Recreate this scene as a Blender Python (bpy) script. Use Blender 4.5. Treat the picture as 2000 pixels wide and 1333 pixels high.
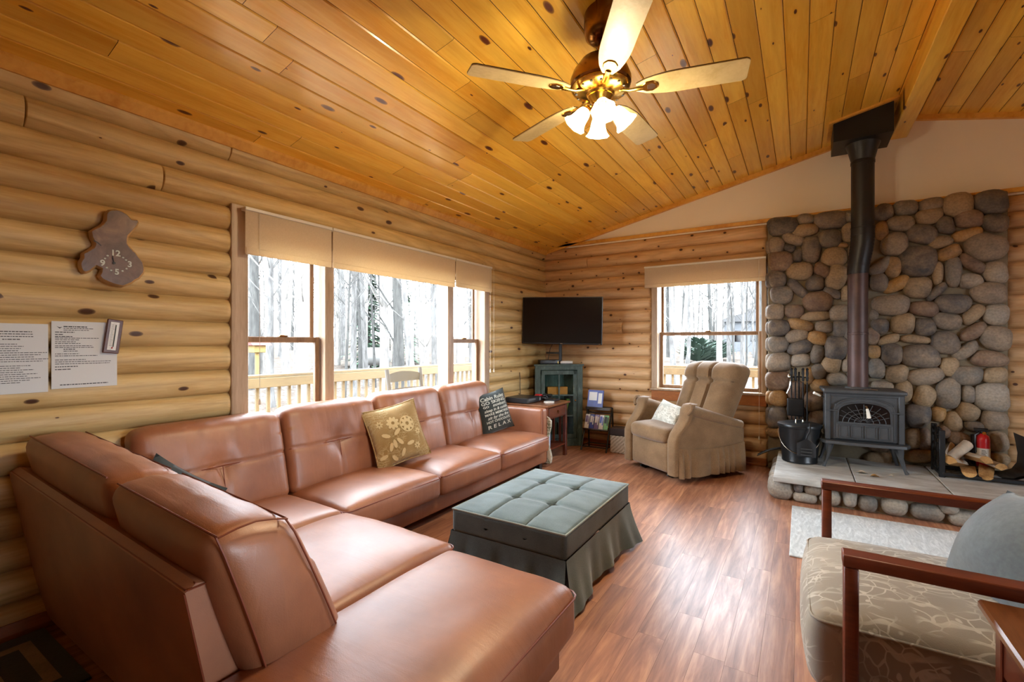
import bpy, bmesh, math, random
from math import sin, cos, pi, sqrt, radians, atan2
from mathutils import Vector, Matrix, noise

for _o in list(bpy.data.objects): bpy.data.objects.remove(_o)
sc = bpy.context.scene
col = sc.collection
R = random.Random(11)

# ------------------------------------------------------------------ camera
F, HX, HY, CAMX, CAMZ = 905.0, 1000.0, 671.0, 3.05, 1.35
YAW = atan2(565, F)
cam = bpy.data.cameras.new('camera'); cam.sensor_width = 36; cam.lens = F*36/2000
cam.shift_y = (HY-666.5)/2000; cam.clip_start = .05; cam.clip_end = 300
camo = bpy.data.objects.new('camera', cam); col.objects.link(camo)
camo.location = (CAMX, 0, CAMZ); camo.rotation_euler = (pi/2, 0, YAW)
sc.camera = camo
FWD = Vector((-sin(YAW), cos(YAW), 0)); RGT = Vector((cos(YAW), sin(YAW), 0))
def on_y(u, v, y):                       # point of the plane y = const seen at a pixel of the photograph
    d = RGT*((u-HX)/F)+FWD+Vector((0, 0, (HY-v)/F)); return Vector((CAMX, 0, CAMZ))+d*(y/d.y)

# ------------------------------------------------------------------ sky, exposure, daylight
w = bpy.data.worlds.new('overcast_sky'); sc.world = w; w.use_nodes = True
bg = w.node_tree.nodes['Background']; bg.inputs[0].default_value = (.80, .90, 1, 1); bg.inputs[1].default_value = 7.0
vs = sc.view_settings; vs.view_transform = 'Standard'; vs.look = 'None'; vs.gamma = 1; vs.exposure = 1.85
vs.use_curve_mapping = False
sc.cycles.use_denoising = True
sc.cycles.max_bounces = 10; sc.cycles.diffuse_bounces = 6; sc.cycles.transparent_max_bounces = 12
sc.cycles.caustics_reflective = False; sc.cycles.sample_clamp_indirect = 8
def portal(name, loc, rot, sx, sy):      # window openings, to sample the sky through them
    l = bpy.data.lights.new(name, 'AREA'); l.shape = 'RECTANGLE'; l.size = sx; l.size_y = sy; l.cycles.is_portal = True
    o = bpy.data.objects.new(name, l); col.objects.link(o); o.location = loc; o.rotation_euler = rot
portal('portal_west', (-.17, 3.0, 1.5), (0, -pi/2, 0), 1.6, 2.9)
portal('portal_north', (2.12, 5.96, 1.45), (-pi/2, 0, 0), 1.35, 1.4)
portal('portal_east', (7.66, 1.7, 1.5), (0, pi/2, 0), 1.5, 2.6)

# ------------------------------------------------------------------ geometry helpers
def hexc(h):
    h = h.lstrip('#'); c = [int(h[i:i+2], 16)/255 for i in (0, 2, 4)]
    return tuple((x/12.92 if x <= .04045 else ((x+.055)/1.055)**2.4) for x in c)+(1,)

class G:
    """collects shapes for one mesh"""
    def __init__(s, M=None): s.v = []; s.f = []; s.r = []; s.m = []; s.M = M or Matrix(); s.rnd = 0.; s.mi = 0
    def add(s, vs_, fs):
        b = len(s.v); s.v += [tuple(s.M @ Vector(p)) for p in vs_]
        for f in fs: s.f.append([b+i for i in f]); s.r.append(s.rnd); s.m.append(s.mi)
        return s
    def box(s, x0, x1, y0, y1, z0, z1, b=0.):
        X = (x0, x1); Y = (y0, y1); Z = (z0, z1)
        if b <= 0:
            vs_ = [(X[i], Y[j], Z[k]) for i in (0, 1) for j in (0, 1) for k in (0, 1)]
            return s.add(vs_, [(0, 1, 3, 2), (4, 6, 7, 5), (0, 4, 5, 1), (2, 3, 7, 6), (0, 2, 6, 4), (1, 5, 7, 3)])
        b = min(b, (x1-x0)*.45, (y1-y0)*.45, (z1-z0)*.45)
        vs_ = []; ix = {}
        for i in (0, 1):
            for j in (0, 1):
                for k in (0, 1):
                    c = (X[i], Y[j], Z[k]); n = (1 if i == 0 else -1, 1 if j == 0 else -1, 1 if k == 0 else -1)
                    for a in range(3):
                        ix[(i, j, k, a)] = len(vs_)
                        vs_.append(tuple(c[q] if q == a else c[q]+n[q]*b for q in range(3)))
        fs = []
        for a in range(3):
            o = [q for q in range(3) if q != a]
            for e in (0, 1):
                q4 = []
                for p in ((0, 0), (1, 0), (1, 1), (0, 1)):
                    t = [0, 0, 0]; t[a] = e; t[o[0]] = p[0]; t[o[1]] = p[1]; q4.append(ix[(t[0], t[1], t[2], a)])
                fs.append(q4)
            for p in ((0, 0), (1, 0), (1, 1), (0, 1)):
                t0 = [0, 0, 0]; t0[o[0]] = p[0]; t0[o[1]] = p[1]; t1 = t0[:]; t1[a] = 1
                fs.append([ix[tuple(t0)+(o[0],)], ix[tuple(t1)+(o[0],)], ix[tuple(t1)+(o[1],)], ix[tuple(t0)+(o[1],)]])
        for i in (0, 1):
            for j in (0, 1):
                for k in (0, 1): fs.append([ix[(i, j, k, a)] for a in range(3)])
        return s.add(vs_, fs)
    def rbox(s, c, h, r, n=6, fn=None):
        """rounded box, centre c, half sizes h, corner radius r; fn(p, (u,v,w)) bends it"""
        def ticks(hh):
            rr = min(r, hh*.98); a = [-hh, -hh+rr*.3, -hh+rr*.65]; inner = hh-rr
            b = [(-inner+2*inner*i/n) for i in range(n+1)] if inner > 1e-4 else [0.]
            return a+b+[-t for t in reversed(a)]
        T = [ticks(q) for q in h]; ix = {}; vs_ = []
        def vid(p):
            k = tuple(round(q, 6) for q in p)
            if k in ix: return ix[k]
            inn = [max(-(h[a]-min(r, h[a]*.98)), min(h[a]-min(r, h[a]*.98), p[a])) for a in range(3)]
            d = [p[a]-inn[a] for a in range(3)]; rad = [min(r, h[a]*.98) for a in range(3)]
            dd = [d[a]/rad[a] for a in range(3)]; L = sqrt(sum(q*q for q in dd)) or 1
            o = [inn[a]+dd[a]/L*rad[a] for a in range(3)]
            uvw = tuple(o[a]/h[a] for a in range(3)); o = Vector([o[a]+c[a] for a in range(3)])
            if fn: o = Vector(fn(o, uvw))
            ix[k] = len(vs_); vs_.append(tuple(o)); return ix[k]
        fs = []
        for a in range(3):
            o1, o2 = [q for q in range(3) if q != a]
            for e in (-1, 1):
                for i in range(len(T[o1])-1):
                    for j in range(len(T[o2])-1):
                        q4 = []
                        for (p, q) in ((i, j), (i+1, j), (i+1, j+1), (i, j+1)):
                            t = [0, 0, 0]; t[a] = e*h[a]; t[o1] = T[o1][p]; t[o2] = T[o2][q]; q4.append(vid(t))
                        if len(set(q4)) > 2: fs.append(list(dict.fromkeys(q4)))
        return s.add(vs_, fs)
    def tube(s, pts, r, n=8, closed=False, flat=1.):
        P = [Vector(p) for p in pts]; m = len(P); rr = r if isinstance(r, (list, tuple)) else [r]*m
        vs_ = []; up = None
        for i in range(m):
            a = P[i-1] if (i > 0 or closed) else P[i]; b = P[(i+1) % m] if (i < m-1 or closed) else P[i]
            t = (b-a).normalized() if (b-a).length > 1e-9 else Vector((0, 0, 1))
            if up is None: up = t.orthogonal().normalized() if abs(t.z) > .95 else Vector((0, 0, 1))
            x = (up-t*up.dot(t)); x = x.normalized() if x.length > 1e-6 else t.orthogonal().normalized()
            up = x; y = t.cross(x)
            for k in range(n): vs_.append(tuple(P[i]+(x*cos(2*pi*k/n)*flat+y*sin(2*pi*k/n))*rr[i]))
        fs = []
        for i in range(m if closed else m-1):
            j = (i+1) % m
            for k in range(n): fs.append((i*n+k, i*n+(k+1) % n, j*n+(k+1) % n, j*n+k))
        if not closed: fs += [tuple(range(n)), tuple((m-1)*n+k for k in range(n))]
        return s.add(vs_, fs)
    def lathe(s, prof, n=24, c=(0, 0, 0), cap=True):
        vs_ = []; fs = []; m = len(prof)
        for (r, z) in prof:
            for k in range(n): vs_.append((c[0]+r*cos(2*pi*k/n), c[1]+r*sin(2*pi*k/n), c[2]+z))
        for i in range(m-1):
            for k in range(n): fs.append((i*n+k, i*n+(k+1) % n, (i+1)*n+(k+1) % n, (i+1)*n+k))
        if cap: fs += [tuple(range(n)), tuple((m-1)*n+k for k in range(n))]
        return s.add(vs_, fs)
    def prism(s, poly, d0, d1, ax='z', b=0.):
        """polygon extruded along an axis; b chamfers the d1 rim"""
        def P(a, d):
            return (a[0], a[1], d) if ax == 'z' else ((a[0], d, a[1]) if ax == 'y' else (d, a[0], a[1]))
        n = len(poly); rings = [(poly, d0), (poly, d1)]
        if b > 0:
            cx = sum(p[0] for p in poly)/n; cy = sum(p[1] for p in poly)/n; sg = 1 if d1 > d0 else -1
            ins = []
            for p in poly:
                L = sqrt((p[0]-cx)**2+(p[1]-cy)**2) or 1; k = max(0, 1-b/L); ins.append((cx+(p[0]-cx)*k, cy+(p[1]-cy)*k))
            rings = [(poly, d0), (poly, d1-sg*b), (ins, d1)]
        vs_ = [P(p, d) for pl, d in rings for p in pl]; fs = []
        for q in range(len(rings)-1):
            for i in range(n): fs.append((q*n+i, q*n+(i+1) % n, (q+1)*n+(i+1) % n, (q+1)*n+i))
        fs += [tuple(range(n)), tuple((len(rings)-1)*n+i for i in range(n))]
        return s.add(vs_, fs)
    def grid(s, fn, nu, nv):
        vs_ = [fn(i/nu, j/nv) for i in range(nu+1) for j in range(nv+1)]
        return s.add(vs_, [(i*(nv+1)+j, (i+1)*(nv+1)+j, (i+1)*(nv+1)+j+1, i*(nv+1)+j+1) for i in range(nu) for j in range(nv)])

def mk(name, g, mat, parent=None, smooth=True, world=False, ang=38, merge=False):
    bm = bmesh.new(); lay = bm.faces.layers.float.new('rnd')
    vv = [bm.verts.new(p) for p in g.v]
    for f, r_, m_ in zip(g.f, g.r, g.m):
        try: q = bm.faces.new([vv[i] for i in f])
        except ValueError: continue
        q[lay] = r_; q.smooth = smooth; q.material_index = m_
    if merge: bmesh.ops.remove_doubles(bm, verts=bm.verts, dist=1e-5)
    bmesh.ops.recalc_face_normals(bm, faces=bm.faces)
    me = bpy.data.meshes.new(name); bm.to_mesh(me); bm.free()
    for m_ in (mat if isinstance(mat, (list, tuple)) else [mat]): me.materials.append(m_)
    if smooth: me.set_sharp_from_angle(angle=radians(ang))
    o = bpy.data.objects.new(name, me); col.objects.link(o)
    if parent:
        o.parent = parent
        if world: o.matrix_parent_inverse = parent.matrix_basis.inverted()
    return o
def tag(o, label, cat, group=None, kind=None):
    o['label'] = label; o['category'] = cat
    if group: o['group'] = group
    if kind: o['kind'] = kind
    return o
def thing(name, label, cat, loc=(0, 0, 0), rz=0., group=None, kind=None, rot=None):
    o = bpy.data.objects.new(name, None); col.objects.link(o); o.empty_display_size = .1
    o.location = loc; o.rotation_euler = rot if rot else (0, 0, rz)
    return tag(o, label, cat, group, kind)
def struct(o, label=None, cat=None):
    o['kind'] = 'structure'
    if label: o['label'] = label
    if cat: o['category'] = cat
    return o
def dup(root, loc=None, rz=None, label=None, scale=None):
    r = root.copy(); col.objects.link(r)
    if loc is not None: r.location = loc
    if rz is not None: r.rotation_euler = (0, 0, rz)
    if scale is not None: r.scale = scale
    if label: r['label'] = label
    for ch in [c for c in bpy.data.objects if c.parent == root]:
        d = ch.copy(); col.objects.link(d); d.parent = r
        for g2 in [c for c in bpy.data.objects if c.parent == ch]:
            e = g2.copy(); col.objects.link(e); e.parent = d
    return r
_tc = {}
def text2d(s, size=1., shear=0., bold=0., spacing=1.):
    """outline letters as flat polygons, centred: (verts, faces)"""
    k = (s, size, shear, bold, spacing)
    if k in _tc: return _tc[k]
    cu = bpy.data.curves.new('t', 'FONT'); cu.body = s; cu.size = size; cu.shear = shear; cu.offset = bold
    cu.space_character = spacing; cu.align_x = 'CENTER'; cu.align_y = 'CENTER'; cu.resolution_u = 3
    o = bpy.data.objects.new('t', cu); col.objects.link(o)
    dg = bpy.context.evaluated_depsgraph_get(); me = bpy.data.meshes.new_from_object(o.evaluated_get(dg))
    out = ([tuple(v.co[:2]) for v in me.vertices], [tuple(p.vertices) for p in me.polygons])
    bpy.data.objects.remove(o); bpy.data.curves.remove(cu); bpy.data.meshes.remove(me)
    _tc[k] = out; return out

# ------------------------------------------------------------------ materials
class N:
    def __init__(s, name):
        s.m = bpy.data.materials.new(name); s.m.use_nodes = True; s.t = s.m.node_tree; s.b = s.t.nodes['Principled BSDF']
        s.out = s.t.nodes['Material Output']
    def n(s, ty, **k):
        q = s.t.nodes.new('ShaderNode'+ty)
        for a, b in k.items(): setattr(q, a, b)
        return q
    def l(s, a, b): s.t.links.new(a, b)
    def set(s, **k):
        M = dict(color='Base Color', rough='Roughness', metal='Metallic', spec='Specular IOR Level', coat='Coat Weight', coatr='Coat Roughness',
                 trans='Transmission Weight', ior='IOR', sheen='Sheen Weight', emis='Emission Color', emit='Emission Strength', aniso='Anisotropic')
        for a, b in k.items(): s.b.inputs[M[a]].default_value = b
        return s
    def coords(s, scale=(1, 1, 1), rnd=False, warp=0.):
        tc = s.n('TexCoord'); v = tc.outputs['Object']
        if rnd:
            at = s.n('Attribute'); at.attribute_name = 'rnd'; ad = s.n('VectorMath', operation='MULTIPLY_ADD')
            ad.inputs[0].default_value = (37.3, 23.7, 51.1)
            cb = s.n('CombineXYZ'); [s.l(at.outputs['Fac'], cb.inputs[i]) for i in range(3)]
            s.l(cb.outputs[0], ad.inputs[1]); s.l(v, ad.inputs[2]); v = ad.outputs[0]; s.at = at
        mp = s.n('Mapping'); mp.inputs['Scale'].default_value = scale; s.l(v, mp.inputs[0]); v = mp.outputs[0]
        return v
    def noise(s, v, scale=5, detail=4, rough=.55, dist=0.):
        q = s.n('TexNoise'); q.inputs['Scale'].default_value = scale; q.inputs['Detail'].default_value = detail
        q.inputs['Roughness'].default_value = rough; q.inputs['Distortion'].default_value = dist; s.l(v, q.inputs['Vector']); return q.outputs['Fac']
    def ramp(s, fac, stops):
        q = s.n('ValToRGB'); e = q.color_ramp.elements
        e[0].position, e[0].color = stops[0]; e[1].position, e[1].color = stops[-1]
        for p, c in stops[1:-1]: k = e.new(p); k.color = c
        s.l(fac, q.inputs[0]); return q.outputs[0]
    def mix(s, fac, a, b, mode='MIX'):
        q = s.n('Mix', data_type='RGBA', blend_type=mode)
        for sock, x in ((q.inputs[0], fac), (q.inputs[6], a), (q.inputs[7], b)):
            if isinstance(x, (int, float, tuple)): sock.default_value = x
            else: s.l(x, sock)
        return q.outputs[2]
    def math(s, op, a, b=0.):
        q = s.n('Math', operation=op)
        for i, x in enumerate((a, b)):
            if isinstance(x, (int, float)): q.inputs[i].default_value = x
            else: s.l(x, q.inputs[i])
        return q.outputs[0]
    def bump(s, h, strength=.2, dist=.01):
        q = s.n('Bump'); q.inputs['Strength'].default_value = strength; q.inputs['Distance'].default_value = dist
        s.l(h, q.inputs['Height']); s.l(q.outputs[0], s.b.inputs['Normal']); return q
    def col(s, c): s.l(c, s.b.inputs['Base Color']); return s

def plain(name, c, rough=.5, metal=0., bump=None, var=.0, **k):
    q = N(name); c = hexc(c) if isinstance(c, str) else c; q.set(color=c, rough=rough, metal=metal, **k)
    if var or bump:
        v = q.coords()
        if var:
            f = q.noise(v, 9, 3); d = tuple(x*(1-var) for x in c[:3])+(1,); l_ = tuple(min(1, x*(1+var)) for x in c[:3])+(1,)
            q.col(q.ramp(f, [(.3, d), (.7, l_)]))
        if bump: q.bump(q.noise(v, bump[0], 3), bump[1], bump[2] if len(bump) > 2 else .005)
    return q.m

def wood(name, light, dark, sc_, rough=.45, knots=None, coat=0., ring=1.3, bump=.08, kcol='#3a1d0c', rndvar=.28, lines=.0, nl=9.):
    """grain stretched by sc_ (small scale = along the grain); knots = (axes, along, across, size, threshold)"""
    q = N(name); v = q.coords(sc_, rnd=True); L, D = hexc(light), hexc(dark)
    f1 = q.noise(v, 1.0, 2, .45, ring*.5); f2 = q.noise(v, 9., 3, .6, .4)
    f = q.math('ADD', q.math('MULTIPLY', f1, .6), q.math('MULTIPLY', f2, .4))
    mid = tuple((a*.6+b*.4) for a, b in zip(L, D))
    c = q.ramp(f, [(.36, D), (.5, mid), (.64, L)])
    h = q.math('FRACT', q.math('MULTIPLY', q.at.outputs['Fac'], 7.31))
    c = q.mix(1., c, q.ramp(h, [(0, (1-rndvar, 1-rndvar*1.25, 1-rndvar*1.5, 1)), (.5, (1, 1, 1, 1)), (1, (1+rndvar*.35, 1+rndvar*.35, 1+rndvar*.4, 1))]), 'MULTIPLY')
    if lines:                                # growth rings: contour lines of the stretched noise
        fr = q.math('FRACT', q.math('MULTIPLY', q.noise(v, .7, 1, .4, .25), nl))
        c = q.mix(q.ramp(fr, [(0, (lines,)*3+(1,)), (.22, (lines*.35,)*3+(1,)), (.6, (0, 0, 0, 1)), (1, (lines*.8,)*3+(1,))]), c, tuple(x*.62 for x in D[:3])+(1,))
    if knots:
        ax, ka, kb, ks, kt = knots
        tc = q.n('TexCoord'); se = q.n('SeparateXYZ'); q.l(tc.outputs['Object'], se.inputs[0]); cb = q.n('CombineXYZ')
        rs = q.math('MULTIPLY', q.at.outputs['Fac'], 31.7)
        q.l(q.math('ADD', q.math('MULTIPLY', se.outputs['XYZ'.index(ax[0])], ka), rs), cb.inputs[0])
        q.l(q.math('ADD', q.math('MULTIPLY', se.outputs['XYZ'.index(ax[1])], kb), q.math('MULTIPLY', rs, .37)), cb.inputs[1])
        vo = q.n('TexVoronoi', voronoi_dimensions='2D'); vo.inputs['Scale'].default_value = 1; q.l(cb.outputs[0], vo.inputs['Vector'])
        sc2 = q.n('SeparateColor'); q.l(vo.outputs['Color'], sc2.inputs[0])
        size = q.math('ADD', q.math('MULTIPLY', q.math('MAXIMUM', q.math('SUBTRACT', sc2.outputs[0], kt), 0.), ks/(1-kt)), .0004)
        rel = q.math('DIVIDE', vo.outputs['Distance'], size)
        halo = q.ramp(q.math('MULTIPLY', rel, .33), [(.28, (.6, .6, .6, 1)), (1, (0, 0, 0, 1))])
        c = q.mix(halo, c, D)
        kf = q.ramp(rel, [(.55, (1, 1, 1, 1)), (.85, (.75, .75, .75, 1)), (1., (0, 0, 0, 1))])
        c = q.mix(kf, c, hexc(kcol))
    q.col(c); q.set(rough=rough, coat=coat, coatr=.15)
    if bump: q.bump(f, bump, .006)
    return q.m
M = {}
M['log_x'] = wood('pine_log_back', '#d9b68a', '#b98f5e', (.8, 6, 9), .5, ('XZ', 5.5, 7.3, .13, .45), ring=1., rndvar=.16, lines=.35, kcol='#4a2a18')
M['log_y'] = wood('pine_log_left', '#d9c08a', '#bb9960', (6, .7, 9), .5, ('YZ', 3.2, 7.1, .13, .62), ring=1., rndvar=.12, lines=.45, kcol='#4a2c1a')
M['ceil'] = wood('knotty_pine_ceiling', '#fbd25c', '#e8ab2e', (6, .5, 6), .3, ('YX', 2.6, 7.4, .15, .55), coat=.35, ring=1.2, kcol='#541c08', bump=.03, rndvar=.22, lines=.25, nl=7)
M['trim'] = wood('pine_trim', '#e6b254', '#c78a30', (3, 3, 3), .4, bump=.03)
M['casing'] = wood('window_pine', '#b49c82', '#947b60', (14, 14, 1.2), .45, bump=.03, rndvar=.1)
M['sash'] = wood('window_sash_pine', '#98785a', '#735436', (14, 14, 1.4), .45, bump=.03, rndvar=.1)
M['baseb'] = wood('baseboard_pine', '#a86428', '#7e4313', (3, 3, 14), .4, bump=.03)
M['cherry'] = wood('dark_cherry', '#6d3117', '#4a1f0e', (2, 11, 11), .42, coat=.08, bump=.03, rndvar=.12)
M['mission'] = wood('mission_brown', '#6a3320', '#431d12', (9, 2, 9), .32, coat=.3, bump=.03, rndvar=.12)
M['tabletop'] = wood('end_table_top', '#80502f', '#5d3419', (9, 1.4, 9), .28, coat=.4, bump=.02, rndvar=.08)

def floor_mat():
    q = N('laminate_oak_floor'); v = q.coords((8.5, .75, 1), rnd=True)
    f1 = q.noise(v, 1.1, 4, .6, 2.2); f2 = q.noise(v, 6, 3, .6, .6)
    f = q.math('ADD', q.math('MULTIPLY', f1, .7), q.math('MULTIPLY', f2, .3))
    c = q.ramp(f, [(.32, hexc('#7a5140')), (.5, hexc('#a27055')), (.68, hexc('#c4946f'))])
    h = q.math('FRACT', q.math('MULTIPLY', q.at.outputs['Fac'], 7.31))
    c = q.mix(1., c, q.ramp(h, [(0, (.8, .76, .74, 1)), (1, (1.12, 1.1, 1.08, 1))]), 'MULTIPLY')
    q.col(c); q.set(rough=.3, spec=.6, coat=.2, coatr=.22)
    q.l(q.ramp(f, [(.3, (.46,)*3+(1,)), (.7, (.33,)*3+(1,))]), q.b.inputs['Roughness'])
    q.bump(f, .22, .006); return q.m
M['floor'] = floor_mat()
M['gap'] = plain('dark_joint', '#1d0f08', .9)

def leather():
    q = N('cognac_leather'); v = q.coords()
    f = q.noise(v, 3.2, 4, .6); c = q.ramp(f, [(.3, hexc('#824f35')), (.7, hexc('#a06744'))])
    q.col(c); q.set(rough=.45, spec=.85, coat=.1, coatr=.35)
    gv = q.n('TexVoronoi'); gv.inputs['Scale'].default_value = 260; q.l(v, gv.inputs['Vector'])
    wr = q.noise(q.coords((1.5, 8, 1.5)), 2.0, 3, .5, .8)
    h = q.math('ADD', q.math('MULTIPLY', gv.outputs['Distance'], .08), q.math('MULTIPLY', wr, .8))
    q.bump(h, .22, .012); return q.m
M['leather'] = leather()
M['stitch'] = plain('leather_seam', '#7a3c26', .5)

def fabric(name, c1, c2, scale=180, rough=.9, sheen=.3, bump=.25):
    q = N(name); v = q.coords(); a = q.noise(v, 6, 3); b_ = q.noise(v, scale, 2)
    q.col(q.ramp(q.math('ADD', q.math('MULTIPLY', a, .6), q.math('MULTIPLY', b_, .4)), [(.35, hexc(c1)), (.65, hexc(c2))]))
    q.set(rough=rough, sheen=sheen, spec=.2); q.bump(b_, bump, .002); return q.m
M['otto'] = fabric('slate_teal_linen', '#475759', '#5c6e72')
M['otto_trim'] = fabric('ottoman_piping', '#8b9c9c', '#a5b5b4')
M['recl'] = fabric('tan_chenille', '#6f573d', '#8a6f51', 120)
M['recl_seam'] = plain('recliner_seam', '#4c3726', .9)
M['grey_pillow'] = fabric('grey_velour', '#545d63', '#687277', 60)
M['black_cloth'] = fabric('charcoal_cotton', '#2d3434', '#3b4444', 240)
M['ink_white'] = plain('white_print', '#c9cfc6', .8)

def floral(name, base1, base2, mark, sc_=16., thr=.1, rough=.85):
    q = N(name); v = q.coords()
    nz = q.n('TexNoise'); nz.inputs['Scale'].default_value = 5; nz.inputs['Detail'].default_value = 2; q.l(v, nz.inputs['Vector'])
    ad = q.n('VectorMath', operation='MULTIPLY_ADD'); ad.inputs[1].default_value = (.16, .16, .16); q.l(nz.outputs['Color'], ad.inputs[0]); q.l(v, ad.inputs[2])
    vo = q.n('TexVoronoi', feature='DISTANCE_TO_EDGE'); vo.inputs['Scale'].default_value = sc_; q.l(ad.outputs[0], vo.inputs['Vector'])
    v2 = q.n('TexVoronoi', feature='SMOOTH_F1'); v2.inputs['Scale'].default_value = sc_*1.3; q.l(ad.outputs[0], v2.inputs['Vector'])
    wv = q.n('TexWave', wave_type='RINGS'); wv.inputs['Scale'].default_value = sc_*.35; wv.inputs['Distortion'].default_value = 6; q.l(ad.outputs[0], wv.inputs['Vector'])
    e = q.ramp(vo.outputs['Distance'], [(thr*.5, (1, 1, 1, 1)), (thr*.8, (0, 0, 0, 1))])
    d = q.ramp(v2.outputs['Distance'], [(.16, (1, 1, 1, 1)), (.2, (0, 0, 0, 1))])
    wf = q.ramp(wv.outputs['Fac'], [(.86, (0, 0, 0, 1)), (.93, (.8, .8, .8, 1))])
    big = q.noise(v, 3.5, 2); b_ = q.ramp(big, [(.4, hexc(base1)), (.6, hexc(base2))])
    m_ = q.math('MULTIPLY', q.math('MAXIMUM', q.math('MAXIMUM', e, d), wf), q.ramp(q.noise(v, 9, 1), [(.38, (0, 0, 0, 1)), (.55, (1, 1, 1, 1))]))
    q.col(q.mix(m_, b_, hexc(mark))); q.set(rough=rough, sheen=.2, spec=.2); q.bump(q.noise(v, 200, 2), .2, .002); return q.m
M['chair_fab'] = floral('floral_damask', '#9c968b', '#8c857a', '#b7b2a8', 15, .05)
M['gold_fab'] = floral('gold_damask_cloth', '#a58a5c', '#94794a', '#b5a176', 34, .06)
M['white_floral'] = floral('white_embroidered_cloth', '#a9aaa0', '#bdbdb2', '#dcdcd2', 22, .1)
M['tote'] = floral('leaf_print_canvas', '#d6d3c4', '#c9c8b8', '#66745a', 40, .12)
M['embroid'] = plain('cream_thread', '#cdb98a', .8)
M['embroid_w'] = plain('white_thread', '#dcdbd0', .8)

def stone(name, a, b, c):
    q = N(name); v = q.coords((1, 1, 1), rnd=True)
    h = q.math('FRACT', q.math('MULTIPLY', q.at.outputs['Fac'], 1.0))
    pal = [(0, hexc('#434244')), (.14, hexc('#525050')), (.28, hexc('#69655f')), (.42, hexc('#7d7265')), (.56, hexc('#8f7b5f')), (.7, hexc('#9a7542')), (.84, hexc('#6c5648')), (1, hexc('#8a867e'))]
    base = q.ramp(h, pal); q_ = base.node; q_.color_ramp.interpolation = 'CONSTANT'
    for i, e in enumerate(q_.color_ramp.elements): e.position = i/8
    f = q.noise(v, 7, 5, .6, .4); c_ = q.mix(q.ramp(f, [(.35, (0, 0, 0, 1)), (.7, (.55, .55, .55, 1))]), base, hexc('#a08c72'))
    f2 = q.noise(v, 4, 3, .6); c_ = q.mix(q.ramp(f2, [(.52, (0, 0, 0, 1)), (.75, (.6, .6, .6, 1))]), c_, hexc('#4a4644'))
    f3 = q.noise(v, 60, 3); c_ = q.mix(.35, c_, q.ramp(f3, [(.3, (.25, .25, .25, 1)), (.7, (.9, .9, .9, 1))]), 'OVERLAY')
    q.col(c_); q.set(rough=.62, spec=.4); q.bump(q.math('ADD', f, q.math('MULTIPLY', f3, .3)), .35, .012); return q.m
M['stone'] = stone('river_stone', 0, 0, 0)
M['mortar'] = plain('mortar', '#7a6e59', .95, bump=(70, .4), var=.15)
def slabm():
    q = N('hearth_slab_stone'); v = q.coords((1, 3, 1), rnd=True); f = q.noise(v, 3.5, 6, .65, .6)
    q.col(q.ramp(f, [(.3, hexc('#94938d')), (.5, hexc('#b3b3ae')), (.7, hexc('#cccfcc'))])); q.set(rough=.55); q.bump(f, .4, .01); return q.m
M['slab'] = slabm()
M['plaster'] = plain('cream_drywall', '#f0eada', .85, bump=(120, .08))
M['white_wall'] = plain('interior_paint', '#cdbb9c', .85)
M['iron'] = plain('cast_iron', '#4a4d50', .5, .35, bump=(160, .12), var=.12)
M['iron_dark'] = plain('black_iron', '#1f2022', .45, .4, bump=(120, .1))
M['enamel'] = plain('black_enamel_steel', '#222528', .3, .3)
M['pipe_up'] = plain('black_stovepipe', '#26272a', .42, .35)
def rustpipe():
    q = N('heat_browned_stovepipe'); v = q.coords(); f = q.noise(v, 5, 4)
    q.col(q.ramp(f, [(.3, hexc('#3b2c29')), (.7, hexc('#5b4440'))])); q.set(rough=.45, metal=.3); return q.m
M['pipe_low'] = rustpipe()
M['dark_glass'] = plain('dark_stove_glass', '#141111', .12)
M['porcelain'] = plain('white_porcelain', '#e8e4d6', .25)
M['brass'] = plain('polished_brass', '#c9a24a', .18, 1.)
M['antique'] = plain('antique_brass', '#8a6235', .22, 1., var=.1)
M['nickel'] = plain('bright_metal', '#b9b4a6', .2, 1.)
M['blade'] = wood('whitewashed_blade', '#cdbb8c', '#b7a374', (6, 6, 6), .4, bump=.02, rndvar=.05)
M['blade_edge'] = plain('walnut_blade_top', '#3a2416', .4)
M['tv'] = plain('tv_screen', '#0b0b0e', .12, coat=.6)
M['tv_body'] = plain('tv_plastic', '#15151a', .35)
M['black_plastic'] = plain('black_plastic', '#17181b', .35)
M['grey_plastic'] = plain('grey_plastic', '#4b4e52', .4)
M['white_plastic'] = plain('white_plastic', '#d8d6d0', .35)
M['red_plastic'] = plain('red_plastic', '#b0252b', .35)
def greenpaint():
    q = N('distressed_green_paint'); v = q.coords((6, 6, 1.5)); f = q.noise(v, 5, 5, .7, .5)
    q.col(q.ramp(f, [(.3, hexc('#283632')), (.55, hexc('#40544e')), (.68, hexc('#5f726a')), (.76, hexc('#8b8d78'))])); q.set(rough=.55); q.bump(f, .2, .004); return q.m
M['green'] = greenpaint()
M['cab_in'] = plain('cabinet_inside', '#37443c', .8)
def glassm(name, fac=.06, tint=(1, 1, 1, 1)):
    q = N(name); t = q.n('BsdfTransparent'); t.inputs[0].default_value = tint; g = q.n('BsdfGlossy'); g.inputs['Roughness'].default_value = .02
    x = q.n('MixShader'); lw = q.n('LayerWeight'); lw.inputs[0].default_value = .5
    q.l(q.math('ADD', q.math('MULTIPLY', q.math('POWER', lw.outputs['Facing'], 5.), .3), .006), x.inputs[0]); q.l(t.outputs[0], x.inputs[1]); q.l(g.outputs[0], x.inputs[2]); q.l(x.outputs[0], q.out.inputs[0]); return q.m
M['glass'] = glassm('window_glass'); M['cab_glass'] = glassm('cabinet_glass', tint=(.86, .93, .9, 1))
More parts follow.
